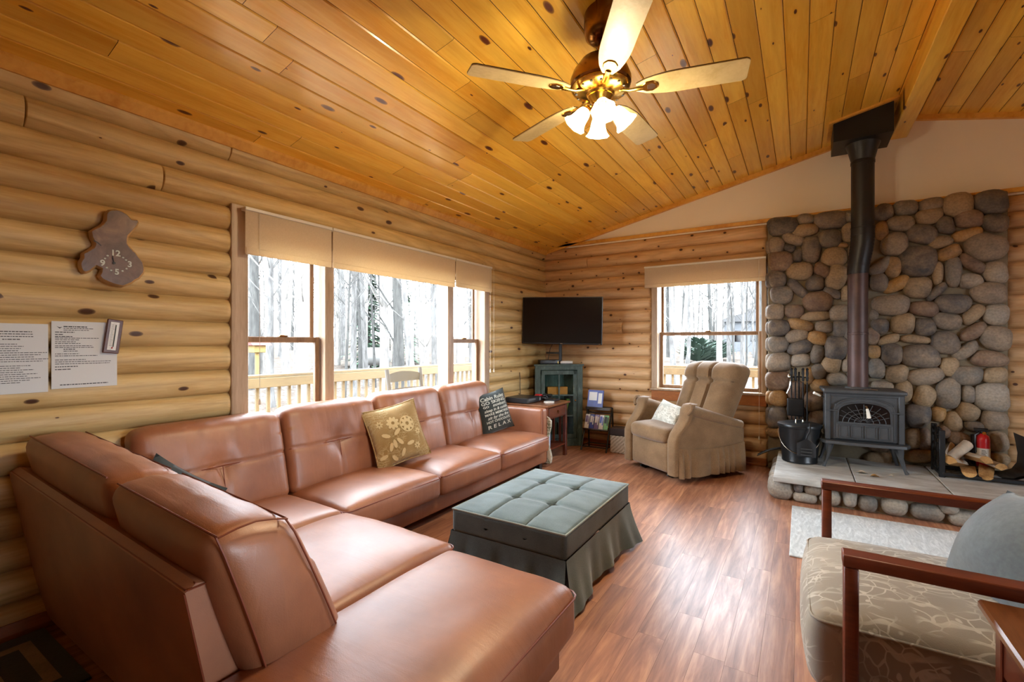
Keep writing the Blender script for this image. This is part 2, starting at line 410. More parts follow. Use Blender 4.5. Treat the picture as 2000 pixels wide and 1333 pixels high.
def shadefab():
    q = N('linen_shade_cloth'); v = q.coords((1, 1, 1)); f = q.noise(v, 150, 2)
    c = q.ramp(f, [(.3, hexc('#d3c7b3')), (.7, hexc('#e2d7c4'))])
    d = q.n('BsdfDiffuse'); t = q.n('BsdfTranslucent'); x = q.n('MixShader'); x.inputs[0].default_value = .42
    q.l(c, d.inputs[0]); t.inputs[0].default_value = hexc('#e8d3ae'); q.l(d.outputs[0], x.inputs[1]); q.l(t.outputs[0], x.inputs[2]); q.l(x.outputs[0], q.out.inputs[0]); return q.m
M['shade'] = shadefab()
M['cord'] = plain('white_cord', '#d9d2c2', .7)
def frosted():
    q = N('frosted_lamp_glass'); d = q.n('BsdfTranslucent'); d.inputs[0].default_value = (1, .95, .85, 1)
    g = q.n('BsdfDiffuse'); g.inputs[0].default_value = (.9, .88, .82, 1); x = q.n('MixShader'); x.inputs[0].default_value = .4
    t = q.n('BsdfTransparent'); y = q.n('MixShader'); y.inputs[0].default_value = .12
    q.l(d.outputs[0], x.inputs[1]); q.l(g.outputs[0], x.inputs[2]); q.l(x.outputs[0], y.inputs[1]); q.l(t.outputs[0], y.inputs[2]); q.l(y.outputs[0], q.out.inputs[0]); return q.m
M['frost'] = frosted()
M['bulb'] = plain('lit_bulb', '#fff2d8', .5, emis=(1, .82, .55, 1), emit=6.)
M['walnut'] = None
def slabwood():
    q = N('walnut_slab'); v = q.coords((.6, 5, 5)); f = q.noise(v, 2.2, 5, .6, 1.2)
    q.col(q.ramp(f, [(.3, hexc('#4c3428')), (.55, hexc('#6c5040')), (.75, hexc('#84664c'))])); q.set(rough=.3, coat=.3); return q.m
M['walnut'] = slabwood(); M['bark'] = plain('live_edge_bark', '#b08d5c', .8, bump=(60, .5), var=.25)
M['paper'] = plain('white_paper', '#d3d8da', .7); M['ink'] = plain('grey_ink', '#3d4146', .8)
M['ext_red'] = plain('extinguisher_red', '#c5202a', .3); M['label_white'] = plain('white_label', '#e2e4e2', .5)
M['split'] = wood('split_firewood', '#c49a5e', '#8f6536', (3, 9, 9), .8, bump=.3); M['birch_bark'] = plain('birch_bark', '#b9ab98', .8, bump=(40, .5), var=.25)
M['orange_box'] = plain('orange_carton', '#d98b3a', .6, var=.2); M['leafgreen'] = plain('green_book_cloth', '#6d8a3c', .7); M['spine'] = plain('dark_spine', '#2a2b30', .6)
M['mag_blue'] = plain('blue_cover', '#2b3d9a', .4, var=.3); M['mag_white'] = plain('white_cover', '#d5d6d8', .4); M['mag_green'] = plain('green_cover', '#5f9a3a', .4); M['mag_purple'] = plain('purple_cover', '#6d5a8c', .4, var=.3)
def weave():
    q = N('woven_basket'); v = q.coords((1, 1, 1)); ch = q.n('TexChecker'); ch.inputs['Scale'].default_value = 60
    mp = q.n('Mapping'); mp.inputs['Rotation'].default_value = (.0, .785, .785); q.l(v, mp.inputs[0]); q.l(mp.outputs[0], ch.inputs['Vector'])
    ch.inputs[1].default_value = hexc('#cbbfae'); ch.inputs[2].default_value = hexc('#7a6a58'); q.col(ch.outputs['Color']); q.set(rough=.8); return q.m
M['weave'] = weave(); M['dk_lid'] = plain('dark_brown_leatherette', '#2c1d1a', .5)
def matm():
    q = N('pale_grey_hearth_rug'); v = q.coords((1, 1, 1)); f = q.noise(q.coords((8, 2, 1)), 4, 4, .6, 1.5)
    q.col(q.ramp(f, [(.35, hexc('#b3bcc0')), (.55, hexc('#c8d0d3')), (.7, hexc('#dee5e8'))])); q.set(rough=.9); q.bump(q.noise(v, 90, 2), .4, .004); return q.m
M['mat'] = matm(); M['mat_edge'] = plain('rug_binding', '#8d9294', .9)
M['rug_dark'] = fabric('dark_navy_pile', '#15161f', '#1f2029', 120, bump=.5); M['rug_tan'] = fabric('tan_pile', '#6a5840', '#8a755a', 120, bump=.5)
M['outlet'] = plain('ivory', '#ddd2b8', .5)
# outdoors
M['deck'] = wood('deck_board', '#bfa27c', '#8f7350', (9, 1, 9), .7); M['rail'] = wood('deck_rail_cedar', '#5f5136', '#4d3f28', (6, 1.2, 6), .7, rndvar=.1)
M['grey_chair'] = plain('weathered_white_paint', '#4f4c49', .7)
def groundm():
    q = N('leaf_litter'); v = q.coords(); f = q.noise(v, 2.2, 7, .75); f2 = q.noise(v, 14, 4, .7)
    q.col(q.ramp(q.math('ADD', q.math('MULTIPLY', f, .5), q.math('MULTIPLY', f2, .5)), [(.3, hexc('#2a2521')), (.5, hexc('#4a433d')), (.68, hexc('#777069'))])); q.set(rough=1, spec=0.); return q.m
M['ground'] = groundm()
def treebark(name, a, b):
    q = N(name); v = q.coords((3, 3, .7), rnd=True); f = q.noise(v, 3, 5, .7)
    q.col(q.ramp(f, [(.3, hexc(a)), (.7, hexc(b))])); q.set(rough=.95, spec=.1); return q.m
M['bark_a'] = treebark('grey_bark', '#3d3b3a', '#666461'); M['bark_b'] = treebark('pale_bark', '#53504d', '#827e79'); M['bark_c'] = treebark('dark_bark', '#2b2a29', '#4b4a47')
M['needles'] = plain('conifer_needles', '#2f4430', .9, var=.3); M['shrub'] = plain('evergreen_shrub', '#34473a', .9, var=.3)
M['siding'] = plain('grey_siding', '#56585b', .8); M['roofing'] = plain('roof_shingle', '#4d4c4c', .9); M['tank'] = plain('white_tank_paint', '#6a6966', .4); M['bird_red'] = plain('faded_red_paint', '#702019', .7)
M['post_wood'] = plain('yellow_pine_post', '#6f5a2e', .8)
# ================================================================== the room
YB = 5.78; PITCH = .148; SL = .2256; ZE = 2.64; XR = 3.95
def zc(x): return ZE+SL*x if x <= XR else ZE+SL*(2*XR-x)

# floor: boards along y
g = G(); k = 0; x = -.1
while x < 7.75:
    y = -4.1-R.uniform(0, 1.1)
    while y < 5.85:
        L = R.uniform(.75, 1.25); g.rnd = R.random(); g.add([(x+.0004, y+.0004, 0), (x+.1246, y+.0004, 0), (x+.1246, y+L-.0004, 0), (x+.0004, y+L-.0004, 0)], [(0, 1, 2, 3)]); y += L
    x += .125
g.mi = 1; g.box(-.25, 7.8, -4.3, 6.0, -.2, -.003)
struct(mk('floor', g, [M['floor'], M['gap']], smooth=False), 'glossy reddish oak laminate floor', 'floor')

def logs(g, n, s0, s1, holes, joints, place, z_top=None):
    """half-round log courses; place(s, depth, z) puts a point of the wall"""
    D = .05
    for i in range(n):
        z0 = i*PITCH; z1 = z0+PITCH; zm = (z0+z1)/2
        segs = [(s0, s1, False, False)]
        cuts = [(a, b) for a, b, za, zb in holes if za < zm < zb]
        for a, b in cuts:
            new = []
            for (p, q, e, f) in segs:
                if b <= p or a >= q: new.append((p, q, e, f)); continue
                if a > p: new.append((p, a, e, True))
                if b < q: new.append((b, q, True, f))
            segs = new
        for j in joints.get(i, []):
            new = []
            for (p, q, e, f) in segs:
                if p+.1 < j < q-.1: new += [(p, j, e, True), (j, q, True, f)]
                else: new.append((p, q, e, f))
            segs = new
        for (p, q, e, f) in segs:
            g.rnd = R.random(); st = []
            hole_e = any(abs(p-b) < 1e-6 for a, b in cuts); hole_f = any(abs(q-a) < 1e-6 for a, b in cuts)
            re = .05 if hole_e else .006; rf = .05 if hole_f else .006
            if e: st += [(p+re*t, sqrt(1-(1-t)**2)) for t in (0, .05, .2, .45, .75)]+[(p+re, 1)]
            else: st += [(p, 1)]
            m = max(1, int((q-p)/.5)); st += [(p+(q-p)*t/m, 1) for t in range(1, m)]
            if f: st += [(q-re*0-rf, 1)]+[(q-rf*t, sqrt(1-(1-t)**2)) for t in (.75, .45, .2, .05, 0)]
            else: st += [(q, 1)]
            wob = R.uniform(-.003, .003); NP = 12
            def P(u, v):
                s, fc = st[round(u*(len(st)-1))]; t = -1+2*v
                d = -D+D*fc*(max(0, 1-abs(t)**2.2))**.62+wob*fc*(1-t*t)
                return place(s, d, zm+t*PITCH/2)
            g.grid(P, len(st)-1, NP)
# --- left wall (west) with the triple window
g = G()
W1 = (1.563, 4.38, .74, 2.22)
logs(g, 18, -4.1, YB+.05, [W1], {16: [.63], 15: [1.18], 17: [1.545, 5.1], 9: [3.9]}, lambda s, d, z: (d, s, z))
g.rnd = .5
for (a, b, c, d) in ((-4.2, W1[0]-.0, 0, 2.7), (W1[1], 5.95, 0, 2.7), (W1[0], W1[1], 0, W1[2]), (W1[0], W1[1], W1[3], 2.7)): g.box(-.2, -.056, a, b, c, d)
struct(mk('wall_left', g, M['log_y']), 'golden half-log wall with the wide triple window', 'wall')
# --- back wall (north) logs, window and stone
g = G(); W2 = (1.475, 2.735, .74, 2.22); ST = (2.735, 4.585, -.1, 2.9)
logs(g, 18, -.05, 7.7, [W2, ST], {16: [.62], 10: [1.1]}, lambda s, d, z: (s, YB-d, z))
g.rnd = .5
for (a, b, c, d) in ((-.2, W2[0], 0, 2.7), (W2[1], 7.8, 0, 2.7), (W2[0], W2[1], 0, W2[2]), (W2[0], W2[1], W2[3], 2.7)): g.box(a, b, YB+.056, YB+.2, c, d)
struct(mk('wall_back', g, M['log_x']), 'half-log end wall behind recliner and stove', 'wall')
g = G(); g.prism([(-.2, 2.66), (7.9, 2.66), (7.9, zc(7.9)+.1), (XR, zc(XR)+.1), (-.2, zc(-.2)+.1)], YB+.03, YB+.2, 'y')
struct(mk('wall_gable', g, M['plaster'], smooth=False), 'cream plaster gable above the log end wall', 'wall')
# --- walls behind and beside the camera, the right one open for an added window
g = G()
for (a, b, c, d) in ((-4.2, .4, 0, 2.75), (3.0, 5.98, 0, 2.75), (.4, 3.0, 0, .8), (.4, 3.0, 2.2, 2.75)): g.box(7.6, 7.75, a, b, c, d)
struct(mk('wall_right', g, M['white_wall'], smooth=False), 'painted wall opposite the sofa', 'wall')
g = G()
g.box(-.2, 7.75, -4.25, -4.1, 0, 2.66)
g.prism([(-.2, 2.66), (7.75, 2.66), (7.9, zc(7.9)+.1), (XR, zc(XR)+.1), (-.2, zc(-.2)+.1)], -4.25, -4.1, 'y')
struct(mk('wall_rear', g, M['white_wall'], smooth=False), 'painted wall behind the camera', 'wall')

# --- plank ceiling, both slopes
g = G(); nx = sqrt(1+SL*SL); BW = .1345; OV = .035
for side in (0, 1):
    k = 0; x = 0.
    while x < XR-.001:
        x1 = min(x+BW, XR); y = -4.25-R.uniform(0, 1.5)
        while y < 5.85:
            L = R.uniform(1.1, 2.9); y1 = min(y+L, 5.86); g.rnd = R.random(); e = .007; h = .009
            def Q(xx, up): return (xx if side == 0 else 2*XR-xx, 0, ZE+SL*xx+up)
            pr_ = [(x, h), (x+e, 0), (x1-e, 0), (x1, h)]; y0 = y+.0012; y2 = y1-.0012
            vs_ = [(Q(a, b)[0], yy, Q(a, b)[2]) for (a, b) in pr_ for yy in (y0, y2)]
            g.add(vs_, [(0, 1, 3, 2), (2, 3, 5, 4), (4, 5, 7, 6)]); y = y1+1e-4
            if y1 >= 5.85: break
        x = x1
g.rnd = .3; g.mi = 1
for s_ in (0, 1):
    X = (-.3, XR) if s_ == 0 else (2*XR+.3, XR)
    Z = [ZE+SL*-.3+.007, ZE+SL*XR+.007]
    g.add([(X[0], -4.3, Z[0]), (X[1], -4.3, Z[1]), (X[1], 6, Z[1]), (X[0], 6, Z[0]), (X[0], -4.3, Z[0]+.1), (X[1], -4.3, Z[1]+.1), (X[1], 6, Z[1]+.1), (X[0], 6, Z[0]+.1)],
          [(0, 1, 2, 3), (4, 5, 6, 7), (0, 1, 5, 4), (1, 2, 6, 5), (2, 3, 7, 6), (3, 0, 4, 7)])
struct(mk('ceiling', g, [M['ceil'], M['gap']], smooth=False), 'varnished knotty pine plank ceiling on two slopes', 'ceiling')
g = G(); g.rnd = .37; g.box(3.785, 3.915, -4.1, YB+.02, 3.335, 3.56, .006)
struct(mk('trim_1', g, M['ceil'], smooth=False), 'pine ridge beam', 'beam')
g = G(); g.rnd = .8
for a, b in ((.0, XR), (2*XR-.0, XR)):
    P = [(a, zc(a)-.045), (b, zc(b)-.045), (b, zc(b)+.004), (a, zc(a)+.004)]; g.prism(P, YB-.012, YB+.03, 'y')
struct(mk('trim_2', g, M['trim'], smooth=False), 'pine rake moulding under the ceiling', 'trim')
g = G(); g.rnd = .2; g.box(.0, 7.6, YB-.012, YB+.03, 2.675, 2.715, .004); struct(mk('trim_3', g, M['trim'], smooth=False), 'pine strip along the foot of the gable', 'trim')
g = G(); g.rnd = .6; g.prism([(-.02, 2.585), (.012, 2.585), (.045, 2.632), (.045, 2.65), (-.02, 2.66)], -4.1, YB, 'y'); struct(mk('trim_4', g, M['trim'], smooth=False), 'pine crown strip along the left wall', 'trim')
g = G(); g.prism([(-.05, 0), (.022, 0), (.022, .03), (.008, .075), (-.05, .075)], -4.1, YB, 'y'); struct(mk('baseboard_left', g, M['baseb'], smooth=False), 'pine baseboard of the left wall', 'baseboard')
g = G()
for a, b in ((0., 2.73), (4.6, 7.6)): g.box(a, b, YB-.03, YB+.05, 0, .03, .006); g.box(a, b, YB-.012, YB+.05, 0, .085, .006)
struct(mk('baseboard_back', g, M['baseb'], smooth=False), 'pine baseboard of the log end wall', 'baseboard')

# --- window_1: picture window between two double-hung sashes
def dh(parent, a0, a1, z0, z1, zm, P, out):
    """two sliding sashes; P(s, depth, z) maps, depth grows outdoors"""
    def fr(name, s0, s1, b0, b1, d0, d1, w):
        g = G(); g.rnd = R.random()
        for (q0, q1, r0, r1) in ((s0, s0+w, b0, b1), (s1-w, s1, b0, b1), (s0+w, s1-w, b0, b0+w), (s0+w, s1-w, b1-w, b1)):
            A = P(q0, d0, r0); B = P(q1, d1, r1); g.box(min(A[0], B[0]), max(A[0], B[0]), min(A[1], B[1]), max(A[1], B[1]), r0, r1, .004)
        o = mk(name, g, M['sash'], parent, smooth=False)
        A = P(s0+w-.004, (d0+d1)/2-.002, b0+w-.004); B = P(s1-w+.004, (d0+d1)/2+.002, b1-w+.004); g = G()
        g.box(min(A[0], B[0]), max(A[0], B[0]), min(A[1], B[1]), max(A[1], B[1]), A[2], B[2]); mk('pane', g, M['glass'], o, smooth=False)
        return o
    fr('sash', a0+.012, a1-.03, zm-.03, z1, .125, .15, .035)
    o = fr('sash', a0+.004, a1-.004, z0, zm+.012, .09, .12, .04)
    A = P((a0+a1)/2-.03, .085, zm+.012); B = P((a0+a1)/2+.03, .115, zm+.024); g = G()
    g.box(min(A[0], B[0]), max(A[0], B[0]), min(A[1], B[1]), max(A[1], B[1]), A[2], B[2], .004); mk('sash_lock', g, M['antique'], o)
PL = lambda s, d, z: (-d, s, z)
g = G(); g.rnd = .1
for (y0, y1, z0, z1, x0, x1) in ((1.545, 1.652, .72, 2.24, -.19, -.005), (4.31, 4.40, .72, 2.24, -.19, -.005), (1.64, 4.31, .72, .80, -.2, .01), (1.64, 4.31, 2.07, 2.24, -.19, -.005)): g.box(x0, x1, y0, y1, z0, z1, .004)
w1 = struct(mk('window_1', g, M['casing'], smooth=False), 'wide three-part window behind the sofa', 'window')
for y0, y1 in ((2.245, 2.325), (3.695, 3.785)):
    g = G(); g.rnd = R.random(); g.box(-.17, -.03, y0, y1, .8, 2.07, .005); mk('mullion', g, M['casing'], w1, smooth=False)
dh(w1, 1.652, 2.245, .80, 2.07, 1.385, PL, -1); dh(w1, 3.785, 4.31, .80, 2.07, 1.385, PL, -1)
g = G(); g.box(-.122, -.118, 2.325, 3.695, .8, 2.07); mk('pane', g, M['glass'], w1, smooth=False)
# --- window_2 beside the stone
PB = lambda s, d, z: (s, YB+d, z)
g = G(); g.rnd = .1
for (x0, x1, z0, z1, y0, y1) in ((1.48, 1.55, .80, 2.24, -.012, .19), (2.68, 2.73, .80, 2.24, -.012, .19), (1.55, 2.68, 2.12, 2.24, -.012, .19)): g.box(x0, x1, YB+y0, YB+y1, z0, z1, .004)
w2 = struct(mk('window_2', g, M['casing'], smooth=False), 'double-hung window behind the recliner', 'window')
g = G(); g.rnd = .3; g.box(1.47, 2.735, YB-.035, YB+.19, .775, .80, .005); mk('window_sill', g, M['casing'], w2, smooth=False)
g = G(); g.rnd = .9; g.box(1.48, 2.73, YB-.014, YB+.055, .655, .775, .004); mk('window_apron', g, M['baseb'], w2, smooth=False)
dh(w2, 1.55, 2.68, .80, 2.12, 1.475, PB, 1)
# unseen window added in the right wall to let in more daylight
g = G(); g.rnd = .5
for (y0, y1, z0, z1) in ((.4, .47, .8, 2.2), (2.93, 3.0, .8, 2.2), (.47, 2.93, .8, .87), (.47, 2.93, 2.13, 2.2), (1.66, 1.74, .87, 2.13)): g.box(7.58, 7.74, y0, y1, z0, z1)
w3 = struct(mk('added_window', g, M['casing'], smooth=False), 'unseen window added in the right wall for more daylight', 'window'); g = G(); g.box(7.66, 7.664, .47, 2.93, .87, 2.13); mk('pane', g, M['glass'], w3, smooth=False)

# --- river stone chimney wall: stones of the photograph, as domes on the mortar plane y = 5.70
COLS = dict(D=.02, G=.15, g=.27, t=.4, T=.52, O=.65, B=.78, L=.93)
SA = '205,435,150,95,-8,D;445,360,85,55,-10,g;710,370,165,95,-5,G;900,340,60,52,0,g;435,480,140,65,-8,T;315,570,110,60,15,t;140,635,85,82,0,t;275,665,60,42,10,D;365,735,50,75,10,D;505,675,95,140,5,G;700,565,118,95,0,G;885,500,62,100,0,T;830,635,55,28,-5,O;745,755,130,95,0,T;185,800,125,98,0,B;386,905,130,92,0,T;620,895,90,70,25,B;770,965,105,130,20,T;150,990,85,92,0,D;545,1030,95,80,0,G;361,1085,120,56,40,G;722,1130,90,50,20,G;193,1152,118,88,0,g;575,1222,145,105,0,B;858,1140,42,80,0,T;1240,480,68,95,0,O;1240,300,100,65,0,G;960,690,70,90,0,t;1000,1000,90,120,0,G;1010,830,90,70,0,T'
SB = '130,50,88,84,0,t;325,45,95,74,0,B;550,95,148,50,-3,T;795,60,95,85,0,t;165,215,118,80,0,D;390,185,125,60,12,O;640,205,95,57,0,t;810,225,85,80,0,G;350,300,120,63,-10,t;570,325,105,68,5,O;158,390,100,86,0,g;390,420,130,72,-10,G;765,430,125,120,0,G;565,490,72,92,10,g;165,575,120,95,0,t;390,555,100,65,0,L;715,600,95,88,10,T;870,610,48,72,0,t;580,675,78,85,25,g;160,770,122,98,0,B;470,725,62,85,0,O;780,755,112,66,0,g;595,820,95,66,0,O;160,955,98,82,0,O;345,870,90,95,0,B;530,985,110,95,0,B;150,1150,100,108,0,G;345,1090,96,90,0,B;140,1312,85,48,0,O;560,1160,95,78,0,B;940,250,90,110,0,G;960,480,90,120,0,T;970,720,90,90,0,g;360,1270,120,75,0,T;600,1300,110,70,0,G'
SC = '150,335,95,78,0,G;375,295,118,80,-8,g;640,265,135,68,-12,t;920,265,155,125,0,T;1270,235,180,118,-5,G;320,460,140,83,0,t;620,380,150,80,-15,T;785,475,95,88,0,D;1030,405,145,98,0,B;1310,450,145,92,0,D;120,535,65,95,0,O;540,570,155,100,10,G;1020,575,150,62,-14,O;260,675,135,118,0,t;730,655,130,60,-15,T;1210,705,212,145,0,t;500,850,185,162,0,D;825,765,135,66,-24,O;110,910,125,66,-38,g;245,915,82,112,15,O;1070,880,145,68,28,B;1310,970,130,108,0,L;705,975,60,112,0,T;870,960,90,145,0,g;1050,1060,120,78,-5,L;95,1075,100,92,0,G;280,1095,140,68,-22,O;495,1130,138,110,0,T;695,1170,125,48,-38,D;1245,1188,190,108,0,t'
SD = '220,85,180,108,0,t;570,125,145,80,8,B;870,70,175,104,0,G;1080,180,130,72,-42,T;1320,185,128,112,0,L;45,185,45,58,20,G;105,305,92,76,0,G;345,280,118,105,0,T;575,315,105,92,0,D;805,255,140,88,8,g;1085,365,155,66,-30,B;1320,430,168,118,8,t;195,445,112,50,-14,T;480,445,158,44,3,T;785,480,148,115,0,G;35,410,60,90,0,B;45,575,65,70,0,O;225,595,110,116,0,D;530,620,198,115,0,G;1000,565,145,62,-32,g;1255,650,190,82,8,B;830,730,92,100,0,T;70,750,85,102,0,g;280,805,115,95,0,T;580,830,182,90,-8,t;1010,820,158,100,0,g;1305,820,128,86,0,T;130,932,110,52,0,t;345,990,95,112,0,T;570,1040,112,112,28,T;815,1010,125,158,0,g;1030,1020,74,88,0,g;1275,1050,182,140,0,L'
SE = '390,240,185,178,0,G;700,220,100,112,0,O;910,330,130,138,0,T;1120,190,172,122,18,T;1510,310,190,148,0,t;1225,400,158,70,8,G;330,570,112,150,-10,T;490,580,100,160,0,B;1010,590,180,100,15,B;790,480,85,95,0,B;1540,620,170,145,0,t;1560,880,160,100,0,T;420,830,190,100,0,O;1000,820,200,100,0,B;-150,300,200,150,0,G;-150,620,200,140,0,B;-180,880,200,110,0,T;700,800,90,130,0,G;1300,760,110,150,0,T'
g = G(); YM = 5.70; rs = random.Random(5)
ov = []
for txt, x0, y0, kk in ((SA, 1490, 360, .1875), (SB, 1490, 600, .1875), (SC, 1700, 350, .1875), (SD, 1700, 580, .1875), (SE, 1740, 780, .135)):
    for it in txt.split(';'):
        a = it.split(','); u, v, rw, rh, rt = [float(q) for q in a[:5]]
        ov.append((x0+u*kk, y0+v*kk, rw*kk, rh*kk, radians(rt), a[5]))
for (u, v, rw, rh, rt, cc) in ov:
    g.rnd = COLS[cc]+rs.uniform(-.02, .02)+rs.randint(0, 40); ph = rs.uniform(0, 9); NU = 22; NV = 7
    c3 = on_y(u, v, 5.66); sx = rw*(on_y(u+1, v, 5.66)-c3).x; sz = rh*(c3-on_y(u, v+1, 5.66)).z; dep = min(.10, .045+.5*min(sx, sz)); nexp = rs.uniform(2.4, 3.2); rw *= 1.05; rh *= 1.05
    def P(i, j):
        th = 2*pi*i; r = sin(j*pi/2); ct, st_ = cos(th), sin(th)
        se = (abs(ct)**nexp+abs(st_)**nexp)**(-1/nexp)*1.03
        wob = 1+.05*sin(2*th+ph)+.04*sin(3*th+2*ph)
        a_, b_ = r*se*ct*wob, r*se*st_*wob
        du = rw*a_*cos(rt)-rh*b_*sin(rt); dv = rw*a_*sin(rt)+rh*b_*cos(rt)
        q = on_y(u+du, v+dv, 5.66); h = cos(j*pi/2)**.62
        nz = noise.noise(Vector((q.x*9, q.z*9, ph)))*.012
        return (q.x, YM-dep*h+nz*(1-r), q.z)
    g.grid(P, NU, NV)
# corner stones wrap round the free edge towards the window
for (u, v, rw, rh, rt, cc) in ov:
    c3 = on_y(u, v, 5.66)
    if c3.x < 2.86 and c3.z < 2.7:
        g.rnd = COLS[cc]; sz = rh*(c3-on_y(u, v+1, 5.66)).z*.95
        g.rbox((2.775, 5.735, c3.z), (.055, .075, sz), .05, 2)
g.rnd = .5; g.mi = 1; g.box(2.745, 4.575, YM-.004, YB+.06, .0, 2.68, .01)
struct(mk('wall_stone', g, [M['stone'], M['mortar']], ang=60), 'floor to eave wall of rounded river stones', 'wall')
# --- raised hearth
HZ = .21
h = struct(thing('hearth', 'raised stone hearth with grey slab top', 'hearth', (2.8, 4.6, 0)), 'raised stone hearth with grey slab top', 'hearth')
g = G(); g.mi = 1; g.rnd = .5; g.box(2.86, 5.6, 4.66, 5.74, 0, .17); g.mi = 0
HS = [(2.90, .085, .105, .092, 'L'), (3.03, .13, .04, .05, 'G'), (3.075, .045, .09, .042, 'L'), (3.13, .125, .07, .05, 't'), (3.25, .075, .085, .068, 'L'), (3.385, .095, .05, .075, 'L'), (3.50, .07, .07, .072, 'g'), (3.665, .08, .09, .075, 'L'), (3.86, .07, .105, .062, 'g'), (3.98, .125, .06, .045, 'L'), (4.06, .06, .09, .06, 'L'), (4.22, .08, .08, .075, 'g'), (4.4, .07, .1, .065, 'L'), (4.6, .08, .1, .07, 't'), (4.82, .08, .1, .07, 'L'), (5.05, .08, .11, .07, 'g'), (5.3, .08, .12, .07, 'L')]
for (x, z, a, b, c) in HS:
    g.rnd = COLS[c]+rs.randint(0, 30); g.rbox((x, 4.655, z), (a, .065, b), min(a, b)*.96, 3, lambda p, q: (p.x, p.y+.02*(q[0]**2), p.z))
for y, z, b, c in ((4.76, .085, .09, 'L'), (4.95, .06, .06, 'g'), (4.93, .135, .04, 'L'), (5.13, .09, .08, 'L'), (5.33, .08, .08, 'g'), (5.53, .09, .085, 't')):
    g.rnd = COLS[c]+rs.randint(0, 30); g.rbox((2.865, y, z), (.07, .095, b), .06, 3)
mk('hearth_stones', g, [M['stone'], M['mortar']], h, world=True, ang=60)
for a, b in ((2.845, 3.425), (3.433, 4.018), (4.026, 4.75), (4.758, 5.6)):
    g = G(); g.rnd = R.random()
    def sl(p, q, a=a, b=b):
        n_ = noise.noise(Vector((p.x*14, p.z*30, p.y*3)))*.009
        return (p.x, p.y+(n_ if q[1] < -.98 else 0), p.z)
    g.rbox(((a+b)/2, 5.115, .188), ((b-a)/2, .565, .022), .008, 14, sl); mk('hearth_slab', g, M['slab'], h, world=True)
# ================================================================== sectional sofa
so = thing('sectional_sofa', 'cognac leather L-shaped sectional sofa under the wide window', 'sofa', (.4, 2.6, 0))
def spart(name, g, m='leather', **k): return mk(name, g, M[m], so, world=True, ang=k.get('ang', 60))
def wr(p, s, f, seed): return noise.noise(Vector((p.x*f, p.y*f, p.z*f+seed)))*s
# seats: crowned leather blocks
def seat(x0, x1, y0, y1, z0, z1, crown=.035, seed=0., r=.045, front=None):
    g = G()
    def fn(p, q):
        u, v, w_ = q; c = (1-u**4)*(1-v**4); z = p.z+(crown*c if w_ > 0 else 0)+(wr(p, .006, 7, seed) if w_ > 0 else 0)
        dx = .018*(1-w_*w_)*(1-v**2) if (front == 'x' and u > .5) else 0
        dy = .018*(1-w_*w_)*(1-u**2) if (front == 'y' and v > .5) else 0
        return (p.x+dx, p.y+dy, z)
    g.rbox(((x0+x1)/2, (y0+y1)/2, (z0+z1)/2), ((x1-x0)/2, (y1-y0)/2, (z1-z0)/2), r, 12, fn)
    o = spart('seat_cushion', g)
    # welt seam round the top edge
    s = G(); e = .004; zt = z1-.022; pts = []
    X0, X1, Y0, Y1 = x0-e*.2, x1+e*.2, y0-e*.2, y1+e*.2; rr = .04
    for cx, cy, a0 in ((X1-rr, Y1-rr, 0), (X0+rr, Y1-rr, 90), (X0+rr, Y0+rr, 180), (X1-rr, Y0+rr, 270)):
        pts += [(cx+rr*cos(radians(a0+t)), cy+rr*sin(radians(a0+t)), zt) for t in (0, 30, 60, 90)]
    s.tube(pts, .0035, 6, closed=True); mk('piping', s, M['stitch'], o)
    return o
ZS = .375
seat(.10, .785, 1.035, 1.785, .2, ZS, .03, 1)                 # corner
seat(.10, .79, 1.79, 2.645, .2, ZS, .04, 2, front='x'); seat(.10, .79, 2.65, 3.465, .2, ZS, .045, 3, front='x'); seat(.10, .79, 3.47, 4.385, .2, ZS, .045, 4, front='x')
seat(.79, 1.615, .98, 1.785, .2, ZS, .035, 5, front='y')
# end seat without a back
g = G()
def bump_fn(p, q):
    u, v, w_ = q; c = (1-u**4)*(1-v**4)
    return (p.x+.02*(1-w_*w_)*(1-v*v)*(u > .5), p.y+.02*(1-w_*w_)*(1-u*u)*(v > .5), p.z+((.045*c+wr(p, .006, 6, 9.)) if w_ > 0 else 0))
g.rbox((1.975, 1.06, .295), (.33, .63, .105), .06, 14, bump_fn); bp = spart('seat_cushion', g)
s = G(); zt = .365; X0, X1, Y0, Y1, rr = 1.646, 2.309, .427, 1.694, .055; pts = []
for cx, cy, a0 in ((X1-rr, Y1-rr, 0), (X0+rr, Y1-rr, 90), (X0+rr, Y0+rr, 180), (X1-rr, Y0+rr, 270)): pts += [(cx+rr*cos(radians(a0+t)), cy+rr*sin(radians(a0+t)), zt) for t in (0, 30, 60, 90)]
s.tube(pts, .004, 6, closed=True); mk('piping', s, M['stitch'], bp)
# bases under the seats
def basebox(x0, x1, y0, y1, z0=.07, z1=.215): g = G(); g.box(x0, x1, y0, y1, z0, z1, .012); spart('base_rail', g)
basebox(.06, .715, 1.72, 4.40); basebox(.72, 1.63, .75, 1.73); basebox(1.68, 2.25, .46, 1.64)
